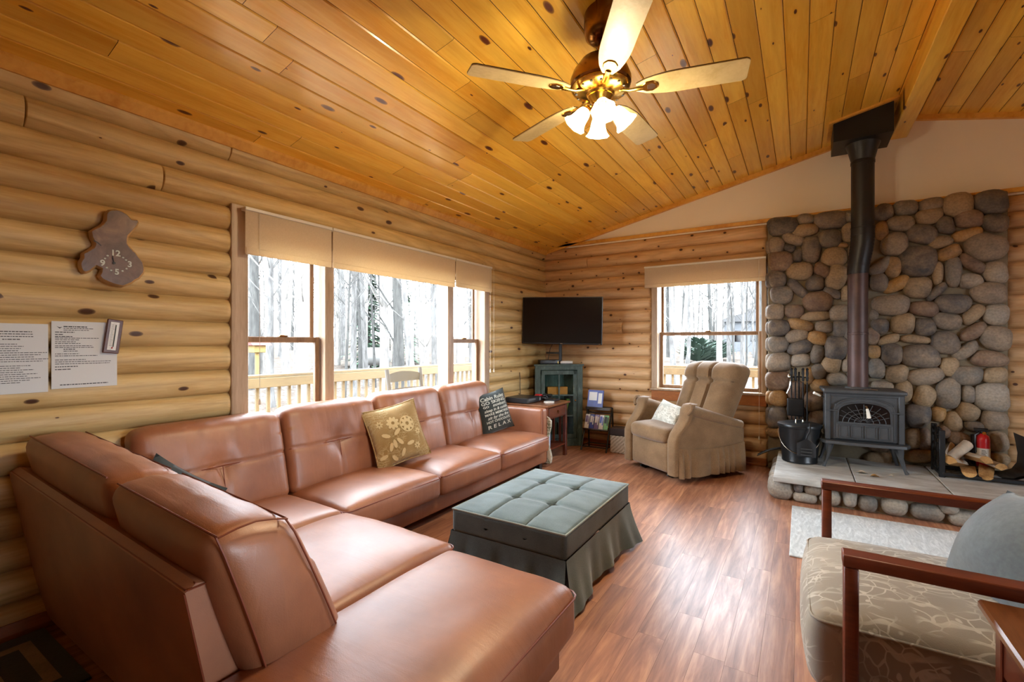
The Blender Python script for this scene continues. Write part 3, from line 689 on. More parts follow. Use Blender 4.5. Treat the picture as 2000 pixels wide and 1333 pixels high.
# back cushions of the long side: tufted in the middle
def backc(y0, y1, zt, seed, x_t=.075, x_b=.20):
    g = G(); yc = (y0+y1)/2; hy = (y1-y0)/2; z0, z1 = .36, zt
    def fn(p, q):
        u, v, w_ = q; t = (p.z-z0)/(z1-z0); lean = x_b+(x_t-x_b)*t
        x = lean+u*.075
        if u > 0:
            x += .028*(1-v**4)*(1-w_**4)*(1 if u > .9 else u)
            d = sqrt((v*hy)**2+((t-.52)*.55)**2); x -= .032*math.exp(-(d/.075)**2)
            ln = math.exp(-((t-.52)*.55/.010)**2); x -= .012*ln
            lv = math.exp(-(v*hy/.010)**2)*(t < .52); x -= .010*lv
            x += noise.noise(Vector((p.y*14, p.z*3.5, seed)))*.008*(t > .5)
        return (x, p.y, p.z+(-.02*max(0, abs(v)-.75)/.25 if w_ > .5 else 0))
    g.rbox((0, yc, (z0+z1)/2), (.075, hy, (z1-z0)/2), .05, 30, fn); o = spart('back_cushion', g)
    s = G(); f = lambda t, y: x_b+(x_t-x_b)*t+.075+.028*(1-((y-yc)/hy)**4)*(1-(2*t-1)**4)-.010
    s.tube([(f(.52, yc-hy*a)-.004, yc-hy*a, z0+.52*(z1-z0)) for a in (-.96, -.6, -.3, 0, .3, .6, .96)], .0028, 5); s.tube([(f(t, yc)-.004, yc, z0+t*(z1-z0)) for t in (.1, .25, .4, .52)], .0028, 5); mk('seam', s, M['stitch'], o)
backc(.98, 1.785, .905, 1.); backc(1.79, 2.565, .925, 2.); backc(2.57, 3.345, .945, 3.); backc(3.35, 4.14, .945, 4.)
# outer shell behind the long side
g = G(); g.box(.006, .10, .80, 4.42, .07, .72, .02); spart('back_frame', g)
# arm at the far end
g = G()
def armf(p, q): return (p.x, p.y+.012*(1-q[0]**2)*(1-q[2]**2)*(1 if q[1] > 0 else -1), p.z-.02*(p.x < .2))
g.rbox((.37, 4.445, .345), (.325, .062, .30), .03, 8, armf); ar = spart('arm', g)
s = G(); s.tube([(.694, 4.40, .06), (.697, 4.40, .6), (.69, 4.405, .64)], .003, 5); s.tube([(.694, 4.49, .06), (.697, 4.49, .6), (.69, 4.485, .64)], .003, 5); mk('piping', s, M['stitch'], ar)
# back of the return: slanting shell with a ledge, and the leaning cushion on it
def ret(x, y, z): return (x, y, z-.048*(x-.85)*max(0, (z-.2)/.6))
g = G()
prof = [(.735, .05), (.70, .05), (.655, .25), (.575, .70), (.572, .735), (.60, .752), (.80, .70), (.95, .36), (.95, .22)]
m = len(prof); XS = [.012, .05, .45, .85, 1.25, 1.62, 1.672, 1.683]; vs_ = []
for i, x in enumerate(XS):
    k = 1 if 0 < i < len(XS)-1 else .985
    cy = sum(p[0] for p in prof)/m; cz = sum(p[1] for p in prof)/m
    for (y, z) in prof: vs_.append(ret(x, cy+(y-cy)*k, cz+(z-cz)*k))
fs = [(i*m+j, i*m+(j+1) % m, (i+1)*m+(j+1) % m, (i+1)*m+j) for i in range(len(XS)-1) for j in range(m)]+[tuple(range(m)), tuple((len(XS)-1)*m+j for j in range(m))]
g.add(vs_, fs); bf = mk('back_frame', g, M['leather'], so, world=True, ang=34)
s = G()
for dy in (0, .014): s.tube([ret(.03+(1.655)*t, .577+dy*1.6, .738+dy*.75) for t in (0, .25, .5, .75, 1)], .0022, 5)
s.tube([ret(1.686, .578, .738), ret(1.687, .64, .738), ret(1.687, .80, .70)], .0025, 5); s.tube([ret(1.686, .572, .73), ret(1.686, .655, .25), ret(1.686, .70, .06)], .0025, 5)
mk('seam', s, M['stitch'], bf)
def rcush(x0, x1, end, seed):
    g = G(); xc = (x0+x1)/2; hx = (x1-x0)/2
    def fn(p, q):
        u, v, w_ = q; t = (w_+1)/2
        yr = .735+(.592-.735)*t; yf = 1.055+(.845-1.055)*t
        y = (yr+yf)/2+v*(yf-yr)/2; z = .36+(.885-.36)*t
        if w_ > .3: z += .022*(1-v*v)*(1-abs(u)**6)-.018*max(0, v)
        y += .02*(1-w_**2)*(1-u**4)*v
        bul = .03*(1-w_*w_)*(1-v*v) if (end and u > .5) else 0
        z += noise.noise(Vector((p.x*11, v*1.2, seed)))*.006*(w_ > .5)
        return ret(p.x+bul, y, z+.0)
    g.rbox((xc, .8, .6), (hx, .14, .26), .06, 14, fn); o = spart('back_cushion', g)
    s = G()
    def top(x, v): t = 1; return ret(x, .592+(v+1)/2*(.845-.592), .885+.022*(1-v*v)-.018*max(0, v)-.002)
    e0, e1 = x0+.045, x1-(.005 if end else .045)
    s.tube([top(e0+(e1-e0)*i/8, -.78) for i in range(9)], .003, 5); s.tube([top(e0+(e1-e0)*i/8, .74) for i in range(9)], .003, 5)
    if end:
        for v in (-.78, .74):
            s.tube([top(x1-.012, v)]+[ret(x1+.03*(1-(2*t-1)**2)*(1-v*v)+.002, ((.735+(.592-.735)*t)+(1.055+(.845-1.055)*t))/2+v*((1.055+(.845-1.055)*t)-(.735+(.592-.735)*t))/2, .36+(.885-.36)*t) for t in (.9, .7, .5, .3, .1)], .003, 5)
        s.tube([top(x1+.004, v) for v in (-.78, -.4, 0, .4, .74)], .003, 5)
    mk('seam', s, M['stitch'], o)
rcush(.06, 1.05, False, 2.); rcush(1.054, 1.755, True, 7.)
for x, y in ((2.18, 1.58), (1.75, 1.58), (.66, 4.36), (.12, 4.36), (2.18, .55)):
    g = G(); g.prism([(x-.03, y-.03), (x+.03, y-.03), (x+.03, y+.03), (x-.03, y+.03)], .0, .08, 'z'); mk('foot', g, M['black_plastic'], so, world=True, smooth=False)

# ------------------------------------------------------------------ throw pillows
def pillow_surf(w_, h_, t, sg):
    def f(u, v):                            # u, v in -1..1
        e = (max(0, 1-u*u))**.55*(max(0, 1-v*v))**.55
        return (w_/2*u*(1-.07*(1-v*v)*(abs(u))**2*1.), sg*t/2*e*(.82+.18*(1-u*u)*(1-v*v)), h_/2*v*(1-.07*(1-u*u)*abs(v)**2))
    return f
def pillow(name, label, cat, w_, h_, t, mat, loc, rot, welt=None):
    p = thing(name, label, cat, loc, rot=rot)
    g = G()
    for sg in (-1, 1):
        f = pillow_surf(w_, h_, t, sg); g.grid(lambda i, j: f(2*i-1, 2*j-1), 18, 18)
    mk('cover', g, mat, p, merge=True, ang=80)
    if welt:
        f = pillow_surf(w_, h_, t, 1); pts = [f(-1+2*i/10, -1) for i in range(10)]+[f(1, -1+2*i/10) for i in range(10)]+[f(1-2*i/10, 1) for i in range(10)]+[f(-1, 1-2*i/10) for i in range(10)]
        s = G(); s.tube(pts, .005, 6, closed=True); mk('welt', s, welt, p)
    return p
def on_pillow(p, items, w_, h_, t, mat, name='lettering', off=.004):
    f = pillow_surf(w_, h_, t, -1); g = G()
    for (vs2, fs2, cx, cz, rz) in items:
        P = []
        for (x, z) in vs2:
            xx = cx+x*cos(rz)-z*sin(rz); zz = cz+x*sin(rz)+z*cos(rz); q = f(max(-.99, min(.99, xx/(w_/2))), max(-.99, min(.99, zz/(h_/2)))); P.append((q[0], q[1]-off, q[2]))
        g.add(P, fs2)
    return mk(name, g, mat, p, smooth=False)
def fit(s, width, size, shear=0., bold=0., spacing=1.):
    v, f = text2d(s, size, shear, bold, spacing); w0 = max(p[0] for p in v)-min(p[0] for p in v)
    k = width/w0; return [(p[0]*k, p[1]) for p in v], f
def rules_pillow(label, loc, rot):
    p = pillow('throw_pillow', label, 'pillow', .44, .44, .15, M['black_cloth'], loc, rot)
    L = [('Cabin Rules', .33, .058, .35, .150), ('GO SKIING', .33, .046, 0, .104), ('GO', .07, .03, 0, .066), ('snowboard', .21, .044, .4, .066), ('sleep in & cuddle', .33, .040, .35, .024),
         ('MAKE MEMORIES', .33, .034, 0, -.016), ('sit by the fire', .30, .040, .4, -.054), ('HOT CHOCOLATE', .33, .034, 0, -.094), ('RELAX', .32, .054, 0, -.148)]
    it = []
    for s, wd, sz, sh, z in L:
        v, f = fit(s, wd, sz, sh, .0008, 1.5 if s == 'RELAX' else 1.); cx = -.125 if s == 'GO' else (.055 if s == 'snowboard' else 0.)
        it.append((v, f, cx, z, 0))
    on_pillow(p, it, .44, .44, .15, M['ink_white'])
    return p
rules_pillow('black lettered pillow leaning at the arm end of the sofa', (.285, 4.06, .625), (radians(-16), radians(-9), radians(75)))
rules_pillow('black lettered pillow mostly hidden behind the sofa return', (.305, 1.085, .485), (radians(-12), radians(38), radians(90)))
pg = pillow('throw_pillow', 'gold flowered pillow tilted against the sofa back', 'pillow', .47, .47, .16, M['gold_fab'], (.335, 2.63, .635), (radians(-20), radians(-9), radians(76)), M['gold_fab'])
def flower(n, r, wd):
    V = []; Fc = []
    for k in range(n):
        a = 2*pi*k/n; b = len(V)
        for q in range(8):
            t = 2*pi*q/8; x = r*.6+r*.4*cos(t); y = wd*sin(t); V.append((x*cos(a)-y*sin(a), x*sin(a)+y*cos(a)))
        Fc.append(tuple(range(b, b+8)))
    return V, Fc
def ringp(r0, r1, n=20):
    V = [(r*cos(2*pi*k/n), r*sin(2*pi*k/n)) for r in (r0, r1) for k in range(n)]; return V, [(k, (k+1) % n, n+(k+1) % n, n+k) for k in range(n)]
v1, f1 = flower(8, .06, .014); v2, f2 = ringp(.056, .066); v3, f3 = flower(9, .055, .013); v4, f4 = flower(7, .03, .007); v5, f5 = flower(3, .09, .016)
for it_ in [(v1, f1, .07, .05, 0), (v2, f2, .07, .05, 0), (v3, f3, -.045, .085, .3), (v4, f4, -.15, .10, 0), (v4, f4, .15, -.03, .2), (v5, f5, -.08, -.02, .6), (v5, f5, .0, -.11, 2.2), (v4, f4, .11, -.14, 0), (v5, f5, -.13, -.14, 1.2)]: on_pillow(pg, [it_], .47, .47, .16, M['embroid'], 'embroidered_flower')

# ------------------------------------------------------------------ tufted ottoman
ot = thing('ottoman', 'slate blue tufted ottoman with skirt in front of the sofa', 'ottoman', (1.69, 2.60, 0))
ox, oy = .365, .50
def opart(n, g, m, **k): return mk(n, g, M[m], ot, ang=k.get('ang', 50))
g = G()
def of(p, q):
    u, v, w_ = q; z = p.z
    if w_ > 0:
        z += .022*(1-u**4)*(1-v**4)
        for a in (-1/3, 1/3):
            z -= .013*math.exp(-((u-a)*ox/.011)**2)+.013*math.exp(-((v-a)*oy/.011)**2)
        for a in (-1/3, 1/3):
            for b in (-1/3, 1/3): z -= .02*math.exp(-(((u-a)*ox)**2+((v-b)*oy)**2)/.035**2)
        z += noise.noise(Vector((p.x*6, p.y*22, 1)))*.003
    return (p.x, p.y, z)
g.rbox((0, 0, .325), (ox, oy, .07), .022, 44, of); tp = opart('cushion_top', g, 'otto')
for zz in (.388,):
    s = G(); s.tube([(ox-.004, oy-.004, zz), (-ox+.004, oy-.004, zz), (-ox+.004, -oy+.004, zz), (ox-.004, -oy+.004, zz)], .006, 6, closed=True); mk('piping', s, M['otto_trim'], tp)
s = G()
for a in (-1/3, 1/3):
    s.tube([(a*ox, oy*t, .397+.018*(1-abs(t)**4)-.011) for t in [-.98+i*.098 for i in range(21)]], .0018, 4)
    s.tube([(ox*t, a*oy, .397+.018*(1-abs(t)**4)-.011) for t in [-.98+i*.098 for i in range(21)]], .0018, 4)
mk('seam', s, M['black_cloth'], tp)
for a in (-1/3, 1/3):
    for b in (-1/3, 1/3): s = G(); s.lathe([(.001, .004), (.008, .003), (.011, 0), (.001, -.004)], 10, (a*ox, b*oy, .385)); mk('button', s, M['otto_trim'], tp)
# four skirt panels flaring at the corner pleats
def skirt(ax, sg):
    g = G(); L = ox if ax == 'x' else oy; Dp = oy if ax == 'x' else ox
    def f(i, j):
        t = -1+2*i; z = .265*(1-j)+.008*j+.05*j*(1-t*t)*(.5 if (ax, sg) == ('y', 1) else .12)
        out = .004+(.03+.05*abs(t)**3+.014*sin(t*9+sg)+.008*sin(t*21))*j**1.3; s_ = t*L*(1+.075*j**1.4)+.002*t
        return (s_, sg*(Dp+out), z) if ax == 'x' else (sg*(Dp+out), s_, z)
    g.grid(f, 40, 10); opart('skirt_panel', g, 'otto', ang=80)
for a, s_ in (('x', -1), ('x', 1), ('y', -1), ('y', 1)): skirt(a, s_)
for a in (-1, 1):
    for b in (-1, 1): g = G(); g.box(a*.33-.025, a*.33+.025, b*.46-.025, b*.46+.025, 0, .27); opart('leg', g, 'black_plastic')

# ------------------------------------------------------------------ rocker recliner
re_ = thing('recliner', 'tan plush rocker recliner in front of the small window', 'recliner', (1.975, 5.19, 0), radians(-35)); re_.scale = (1.03, 1.2, 1.0)
def rp(n, g, m='recl', par=None, **k): return mk(n, g, M[m], par or re_, ang=k.get('ang', 60))
g = G(); g.rbox((0, .04, .25), (.305, .33, .16), .04, 4); rp('frame', g)
g = G(); g.rbox((0, -.335, .225), (.272, .05, .155), .03, 8, lambda p, q: (p.x, p.y-.012*(1-q[0]**2)*(1-q[2]**2), p.z)); rp('footrest', g)
g = G(); g.rbox((0, -.10, .43), (.272, .31, .075), .05, 10, lambda p, q: (p.x, p.y-.02*(1-q[0]**2)*(q[1] < -.5), p.z+(.035*(1-q[0]**2)*(1-q[1]**2) if q[2] > 0 else 0)-.05*(q[1] > 0)*q[1])); rp('seat', g)
g = G()
def rb(p, q):
    u, v, w_ = q; t = (w_+1)/2; y = .16+.30*t+v*.10+.0; z = .40+.72*t-.03*v
    if v < 0:
        b = .055*(1-(abs(u))**5)*(.5+.5*t)
        for a in (-.30, .30): b -= .05*math.exp(-((u-a)/.035)**2)
        b -= .045*math.exp(-((t-.72)/.022)**2)
        b += .035*math.exp(-((t-.86)/.13)**2)
        y -= b
    if w_ > .6: z += .025*(1-u*u)
    x = p.x*(.93+.07*t)+0
    return (x, y, z)
g.rbox((0, 0, 0), (.345, .10, .36), .085, 26, rb); bk = rp('backrest', g)
s = G()
def bs(u, t):
    y = .16+.30*t-.10; b = .055*(1-(abs(u))**5)*(.5+.5*t)-(.05 if abs(abs(u)-.3) < .02 else 0)-.045*math.exp(-((t-.72)/.022)**2)+.035*math.exp(-((t-.86)/.13)**2)
    return (u*.345*(.93+.07*t), y-b-.001, .40+.72*t+.03)
for a in (-.30, .30): s.tube([bs(a, t) for t in (.12, .3, .5, .65, .72, .8, .9, .97)], .0035, 5)
s.tube([(bs(u, .72)[0], bs(u, .72)[1]-.004, bs(u, .72)[2]) for u in (-.97, -.6, -.31, -.1, .1, .31, .6, .97)], .0035, 5); mk('seam', s, M['recl_seam'], bk)
for sx in (-1, 1):
    ap = G()
    # side body
    side = [(-.37, .075), (-.37, .40), (-.33, .49), (-.27, .57), (-.22, .65), (.36, .47), (.37, .06)]
    ap.prism([(y, z) for y, z in side], sx*.285, sx*.375, 'x', .012)
    arm = rp('arm', ap, ang=30)
    r_ = G(); N_ = 14; path = [(-.235, .690), (-.16, .672), (0, .615), (.18, .555), (.36, .50)]
    r_.tube([(sx*.335, y, z) for y, z in path], [.062, .062, .060, .056, .05], N_); mk('arm_roll', r_, M['recl'], arm)
    # front panel of the arm: S curve with a scrolled top
    fp = G(); fpath = [(-.385, .07), (-.387, .25), (-.385, .40), (-.36, .47), (-.315, .53), (-.275, .585), (-.25, .64), (-.242, .70), (-.222, .745), (-.19, .755)]
    vs_ = []; wd = [(.275, .385)]*3+[(.272, .388), (.268, .392), (.264, .398), (.262, .402), (.262, .404), (.272, .398), (.285, .388)]
    for (y, z), (a, b) in zip(fpath, wd):
        for xx, dy in ((a, 0), (a+.012, -.012), ((a+b)/2, -.018), (b-.012, -.012), (b, 0), (b, .03), (a, .03)): vs_.append((sx*xx, y+dy, z))
    m = 7; fs = [(i*m+j, i*m+(j+1) % m, (i+1)*m+(j+1) % m, (i+1)*m+j) for i in range(len(fpath)-1) for j in range(m)]+[tuple(range(m)), tuple((len(fpath)-1)*m+j for j in range(m))]
    fp.add(vs_, fs); pn = mk('front_panel', fp, M['recl'], arm, ang=50)
    sc_ = G(); sc_.tube([(sx*.385, -.262, .66), (sx*.410, -.255, .69), (sx*.418, -.245, .72), (sx*.405, -.236, .745), (sx*.38, -.23, .752)], .016, 8); mk('scroll', sc_, M['recl'], arm)
    # gathered skirt on the side
    sk = G()
    def kf(i, j): y = -.36+.73*i; return (sx*(.379+.004+(.034*abs(sin(i*24+2*sin(i*9)))+.006)*sin(min(1, j*1.3)*pi/2)), y, .335-.03*sin(i*pi)-(.285-.03*sin(i*pi))*j)
    sk.grid(kf, 90, 8); rp('skirt', sk, par=re_, ang=70)
g = G(); g.rbox((0, .372, .27), (.36, .02, .21), .015, 3); rp('back_panel', g)
for sx in (-.2, .2):
    g = G(); g.tube([(sx, -.33, .035), (sx, -.28, .012), (sx, -.1, .012), (sx, .15, .012), (sx, .30, .02)], .012, 8); g.box(sx-.015, sx+.015, -.18, .18, .01, .12); rp('rocker_rail', g, 'iron_dark')
wp = pillow('throw_pillow', 'small white embroidered pillow on the recliner seat', 'pillow', .42, .27, .13, M['white_floral'], (1.845, 5.03, .60), (radians(-30), radians(6), radians(-46)))
va, fa = ringp(.028, .04); vb, fb = flower(6, .03, .008)
for it_ in [(va, fa, -.06, .02, 0), (vb, fb, -.06, .02, 0), (va, fa, -.11, -.05, 0), (vb, fb, -.005, -.055, 0)]: on_pillow(wp, [it_], .42, .27, .13, M['embroid_w'], 'embroidered_flower')

# ------------------------------------------------------------------ wooden-armed lounge chair
ac = thing('armchair', 'cherry framed lounge chair with damask seat near the hearth rug', 'armchair', (3.5, 2.34, 0))
def apart(n, g, m, ang=45, par=None): return mk(n, g, M[m], par or ac, world=par is None, ang=ang)
for y0, y1, xf in ((1.855, 1.925, 3.165), (2.785, 2.855, 3.135)):
    g = G(); g.rnd = .2; g.box(xf, 4.06, y0, y1, .62, .66, .004); apart('arm_rail', g, 'cherry')
    g = G(); g.rnd = .4; g.box(xf+.003, xf+.043, y0, y1, 0, .619, .004); apart('front_leg', g, 'cherry')
    g = G(); g.rnd = .7; g.box(3.98, 4.03, y0, y1, 0, .619, .004); apart('rear_leg', g, 'cherry')
    g = G(); g.rnd = .7; g.box(xf+.043, 3.98, y0+.01, y1-.01, .12, .16, .003); apart('side_rail', g, 'cherry')
g = G()
g.rbox((3.50, 2.35, .265), (.425, .405, .135), .05, 14, lambda p, q: (p.x-.03*(1-q[1]**4)*(1-q[2]**2)*(q[0] < -.5), p.y, p.z+(.045*(1-q[0]**4)*(1-q[1]**4) if q[2] > 0 else 0))); st_ = apart('seat_cushion', g, 'chair_fab', 60)
s = G(); pts = []
for cx, cy, a0 in ((3.875, 2.705, 0), (3.125, 2.705, 90), (3.125, 1.995, 180), (3.875, 1.995, 270)): pts += [(cx+.048*cos(radians(a0+t)), cy+.048*sin(radians(a0+t)), .378) for t in (0, 30, 60, 90)]
s.tube(pts, .006, 6, closed=True); apart('piping', s, 'chair_fab', 60, st_)
g = G(); g.rbox((3.93, 2.35, .68), (.09, .40, .30), .06, 8, lambda p, q: (p.x+.16*(p.z-.68), p.y, p.z)); apart('back_cushion', g, 'chair_fab', 60)
g = G(); g.rnd = .3; g.box(4.06, 4.10, 1.86, 2.84, .2, .9, .01); apart('back_frame', g, 'cherry')
pillow('throw_pillow', 'plump grey velour pillow leaning in the lounge chair', 'pillow', .58, .44, .30, M['grey_pillow'], (3.735, 2.36, .60), (radians(-34), radians(-7), radians(-74)))
# ================================================================== ceiling fan
fx, fy = 2.14, 2.35
fan = thing('ceiling_fan', 'five-bladed brass ceiling fan with frosted glass lights', 'ceiling fan', (fx, fy, zc(fx)))
def fp_(n, g, m, par=None, ang=40): return mk(n, g, M[m], par or fan, world=par is None, ang=ang)
zf = 2.70; zt = zc(fx)
g = G(); g.lathe([(.02, -.17), (.05, -.165), (.078, -.14), (.088, -.10), (.086, -.02), (.086, .03)], 28, (fx, fy, zt)); fp_('canopy', g, 'antique')
g = G(); g.lathe([(.016, 0), (.016, .12)], 12, (fx, fy, zf+.15)); fp_('downrod', g, 'antique')
g = G(); g.lathe([(.03, .185), (.06, .18), (.105, .155), (.145, .10), (.160, .06), (.160, .03), (.150, .02)], 36, (fx, fy, zf)); mo = fp_('motor_housing', g, 'antique')
g = G(); g.lathe([(.152, .021), (.155, .012), (.145, .0), (.12, -.012), (.075, -.02), (.068, -.03)], 36, (fx, fy, zf)); mk('bottom_ring', g, M['brass'], mo)
for k in range(16): a = 2*pi*k/16; g = G(); g.lathe([(.001, -.004), (.008, -.003), (.008, .004)], 8, (fx+.127*cos(a), fy+.127*sin(a), zf-.008)); mk('vent_hole', g, M['iron_dark'], mo)
for k in range(5):
    a = radians(13.8+72*k); Mx = Matrix.Translation((fx, fy, zf-.012)) @ Matrix.Rotation(a, 4, 'Z') @ Matrix.Rotation(radians(-11), 4, 'X')
    def outline(n=10):
        top = []; r0, r1 = .185, .715
        for i in range(n+1): t = i/n; top.append((r0+(r1-.02-r0)*t, .048+.026*min(1, t*3)-.022*(1-min(1, t*8))))
        tip = [(r1-.006, .066), (r1, .055), (r1, 0), (r1, -.055), (r1-.006, -.066)]
        return top+tip+[(x, -y) for x, y in reversed(top)]
    g = G(Mx); g.prism(outline(), .0, -.005, 'z', .001); bl = fp_('blade', g, 'blade', ang=25)
    g = G(Mx); g.prism(outline(), .0005, .004, 'z'); mk('blade_top', g, M['blade_edge'], bl, ang=25)
    ir = G(Mx)
    ir.tube([(.10, 0, .0), (.15, 0, -.013), (.19, 0, -.012), (.22, 0, -.010)], [.012, .010, .012, .016], 8, flat=.6)
    ir.prism([(.205, -.012), (.235, -.034), (.268, -.036), (.292, -.018), (.296, 0), (.292, .018), (.268, .036), (.235, .034), (.205, .012)], -.005, -.011, 'z', .004)
    io = fp_('blade_bracket', ir, 'brass'); ii = G(Mx); ii.prism([(.24, -.014), (.262, -.022), (.28, -.010), (.28, .010), (.262, .022), (.24, .014)], -.0105, -.0125, 'z', .002); mk('bracket_inlay', ii, M['nickel'], io)
g = G(); g.lathe([(.062, -.02), (.066, -.035), (.05, -.06), (.042, -.075), (.05, -.09), (.052, -.105), (.03, -.125), (.012, -.135), (.008, -.15)], 28, (fx, fy, zf)); lk = fp_('light_fitter', g, 'brass')
for k in range(4):
    a = radians(-62+90*k); d = Vector((cos(a), sin(a), 0)); c = Vector((fx, fy, zf))
    g = G(); g.tube([c+Vector((0, 0, -.09))+d*.03, c+Vector((0, 0, -.082))+d*.055, c+Vector((0, 0, -.095))+d*.070], .009, 8); arm = fp_('lamp_arm', g, 'brass')
    ax = (d*.62+Vector((0, 0, -.78))).normalized(); base = c+Vector((0, 0, -.092))+d*.068
    Mq = Matrix.Translation(base) @ ax.to_track_quat('Z', 'Y').to_matrix().to_4x4() @ Matrix.Scale(.88, 4)
    g = G(Mq); g.lathe([(.016, -.012), (.024, 0), (.024, .02)], 16); mk('socket', g, M['brass'], arm)
    g = G(Mq)
    def bell(i, j):
        th = 2*pi*i; prof = [(.022, .012), (.034, .02), (.042, .045), (.046, .075), (.052, .10), (.066, .122), (.072, .128)]
        t = j*(len(prof)-1); q = min(int(t), len(prof)-2); f = t-q; r = prof[q][0]*(1-f)+prof[q+1][0]*f; z = prof[q][1]*(1-f)+prof[q+1][1]*f
        r *= 1+.05*max(0, j-.6)*cos(8*th)*2; return (r*cos(th), r*sin(th), z)
    g.grid(bell, 40, 14); fp_('glass_shade', g, 'frost', ang=80)
    g = G(Mq); g.lathe([(.008, .02), (.012, .035), (.022, .055), (.024, .07), (.018, .085), (.003, .093)], 14); fp_('bulb', g, 'bulb', ang=80)
    l = bpy.data.lights.new('lamp', 'POINT'); l.energy = 9.5; l.color = (1, .82, .54); l.shadow_soft_size = .03
    lo = bpy.data.objects.new('fan_lamp', l); col.objects.link(lo); lo.location = base+ax*.088
g = G(); g.tube([(fx+.02, fy-.05, zf-.10), (fx+.02, fy-.052, zf-.26)], .0015, 5); fp_('pull_chain', g, 'brass')

# ================================================================== wood stove
SZ = HZ; sx0 = 3.525; sy = 5.22
stv = thing('wood_stove', 'grey cast iron wood stove standing on the raised hearth', 'stove', (sx0, sy, SZ))
T = Matrix.Translation((sx0, sy, SZ)) @ Matrix.Rotation(radians(3), 4, 'Z')
def SG(): return G(T)
def sp(n, g, m='iron', par=None, ang=35): return mk(n, g, M[m], par or stv, world=par is None, ang=ang)
g = SG(); g.box(-.275, .275, .0, .34, .25, .685, .014)
for xx in (-.268, .268): g.box(xx-.022, xx+.022, -.014, .03, .25, .685, .008)
g.box(-.27, .27, -.008, .02, .655, .685, .004); body = sp('body', g)
g = SG(); g.rbox((0, .165, .70), (.305, .205, .018), .014, 3); g.rbox((0, .165, .684), (.29, .19, .01), .008, 2); sp('top_plate', g)
# front door with an arched window
g = SG()
def arch(cx, w_, z0, zs, h, n=20): return [(cx-w_, z0), (cx+w_, z0)]+[(cx+w_*cos(pi*i/n), zs+h*abs(sin(pi*i/n))**.75) for i in range(n+1)]
g.box(-.215, .215, -.024, -.001, .265, .59, .006)
A = arch(0, .225, .265, .535, .105); g.prism(A, -.02, -.001, 'y', .004); dr = sp('door', g)
g = SG(); g.prism(arch(0, .19, .42, .50, .105), -.021, -.0245, 'y'); mk('door_glass', g, M['dark_glass'], dr, smooth=False)
g = SG(); yy = -.027
g.tube([(x, yy, z) for x, z in arch(0, .19, .42, .50, .105)], .0065, 6, closed=True)
g.tube([(x, yy+.004, z) for x, z in arch(0, .215, .275, .53, .112)], .006, 6, closed=True)
for k in range(1, 10):
    a = pi*k/10; x1, z1 = .185*cos(a), .425+.165*abs(sin(a))**.9; x1 = max(-.18, min(.18, x1*1.1)); g.tube([(.02*cos(a), yy, .425+.02*sin(a)), (x1, yy, z1)], .003, 5)
for rr in (.055, .09, .125):
    g.tube([(rr*1.25*cos(pi*i/24), yy, .425+rr*sin(pi*i/24)*(1-.10*abs(cos(10*pi*i/24)))) for i in range(25)], .003, 5)
mk('fretwork', g, M['iron'], dr)
g = SG(); g.box(-.20, .20, -.031, -.02, .405, .42, .003)
for x in (-.145, -.05, .05, .145):
    hw = .038 if abs(x) > .1 else .044
    for (a, b, c, d) in ((x-hw, x-hw+.006, .285, .395), (x+hw-.006, x+hw, .285, .395), (x-hw, x+hw, .285, .291), (x-hw, x+hw, .389, .395)): g.box(a, b, -.031, -.022, c, d, .001)
mk('door_panels', g, M['iron'], dr)
for s_ in (-1, 1): g = SG(); g.tube([(s_*.19, -.03, .525), (s_*.275, -.03, .525)], .006, 6); mk('hinge', g, M['iron'], dr)
g = SG(); g.lathe([(.012, 0), (.016, .012), (.009, .02)], 12, (0, 0, 0)); g = SG(); g.tube([(.012, -.03, .575), (.012, -.055, .575)], .009, 8); g.tube([(.012, -.055, .575), (.02, -.06, .555)], .008, 8); hn = mk('handle', g, M['nickel'], dr)
g = SG(); g.tube([(.018, -.06, .558), (.024, -.064, .52), (.03, -.066, .475)], [.010, .014, .017], 12); mk('handle_grip', g, M['porcelain'], hn)
g = SG(); g.tube([(-.28, .06, .63), (-.33, .03, .65)], .006, 6); dh_ = sp('damper_handle', g, 'nickel'); g = SG(); g.tube([(-.32, .036, .646), (-.375, .0, .675)], [.009, .013], 10); mk('damper_grip', g, M['porcelain'], dh_)
g = SG(); P_ = [(-.335, .02), (-.29, -.075), (-.12, -.10), (.12, -.10), (.29, -.075), (.335, .02), (.30, .30), (-.30, .30)]; g.prism(P_, .225, .25, 'z', .006); sp('ash_lip', g)
for lx, ly, ox_, oy_ in ((-.25, .01, -.04, -.03), (.25, .01, .04, -.03), (-.25, .30, -.04, .02), (.25, .30, .04, .02)):
    g = SG(); g.tube([(lx+ox_*1.3, ly+oy_*1.2, 0.002), (lx+ox_, ly+oy_, .03), (lx+ox_*.35, ly+oy_*.3, .13), (lx, ly, .228)], [.017, .013, .02, .04], 8); sp('leg', g)
g = SG(); g.lathe([(.105, .70), (.10, .725), (.09, .735)], 24, (-.015, .19, 0)); sp('flue_collar', g)
g = SG(); g.tube([(.0, -.01, .722), (.03, -.012, .728), (.10, -.012, .722)], .006, 6); sp('griddle_handle', g, 'nickel')
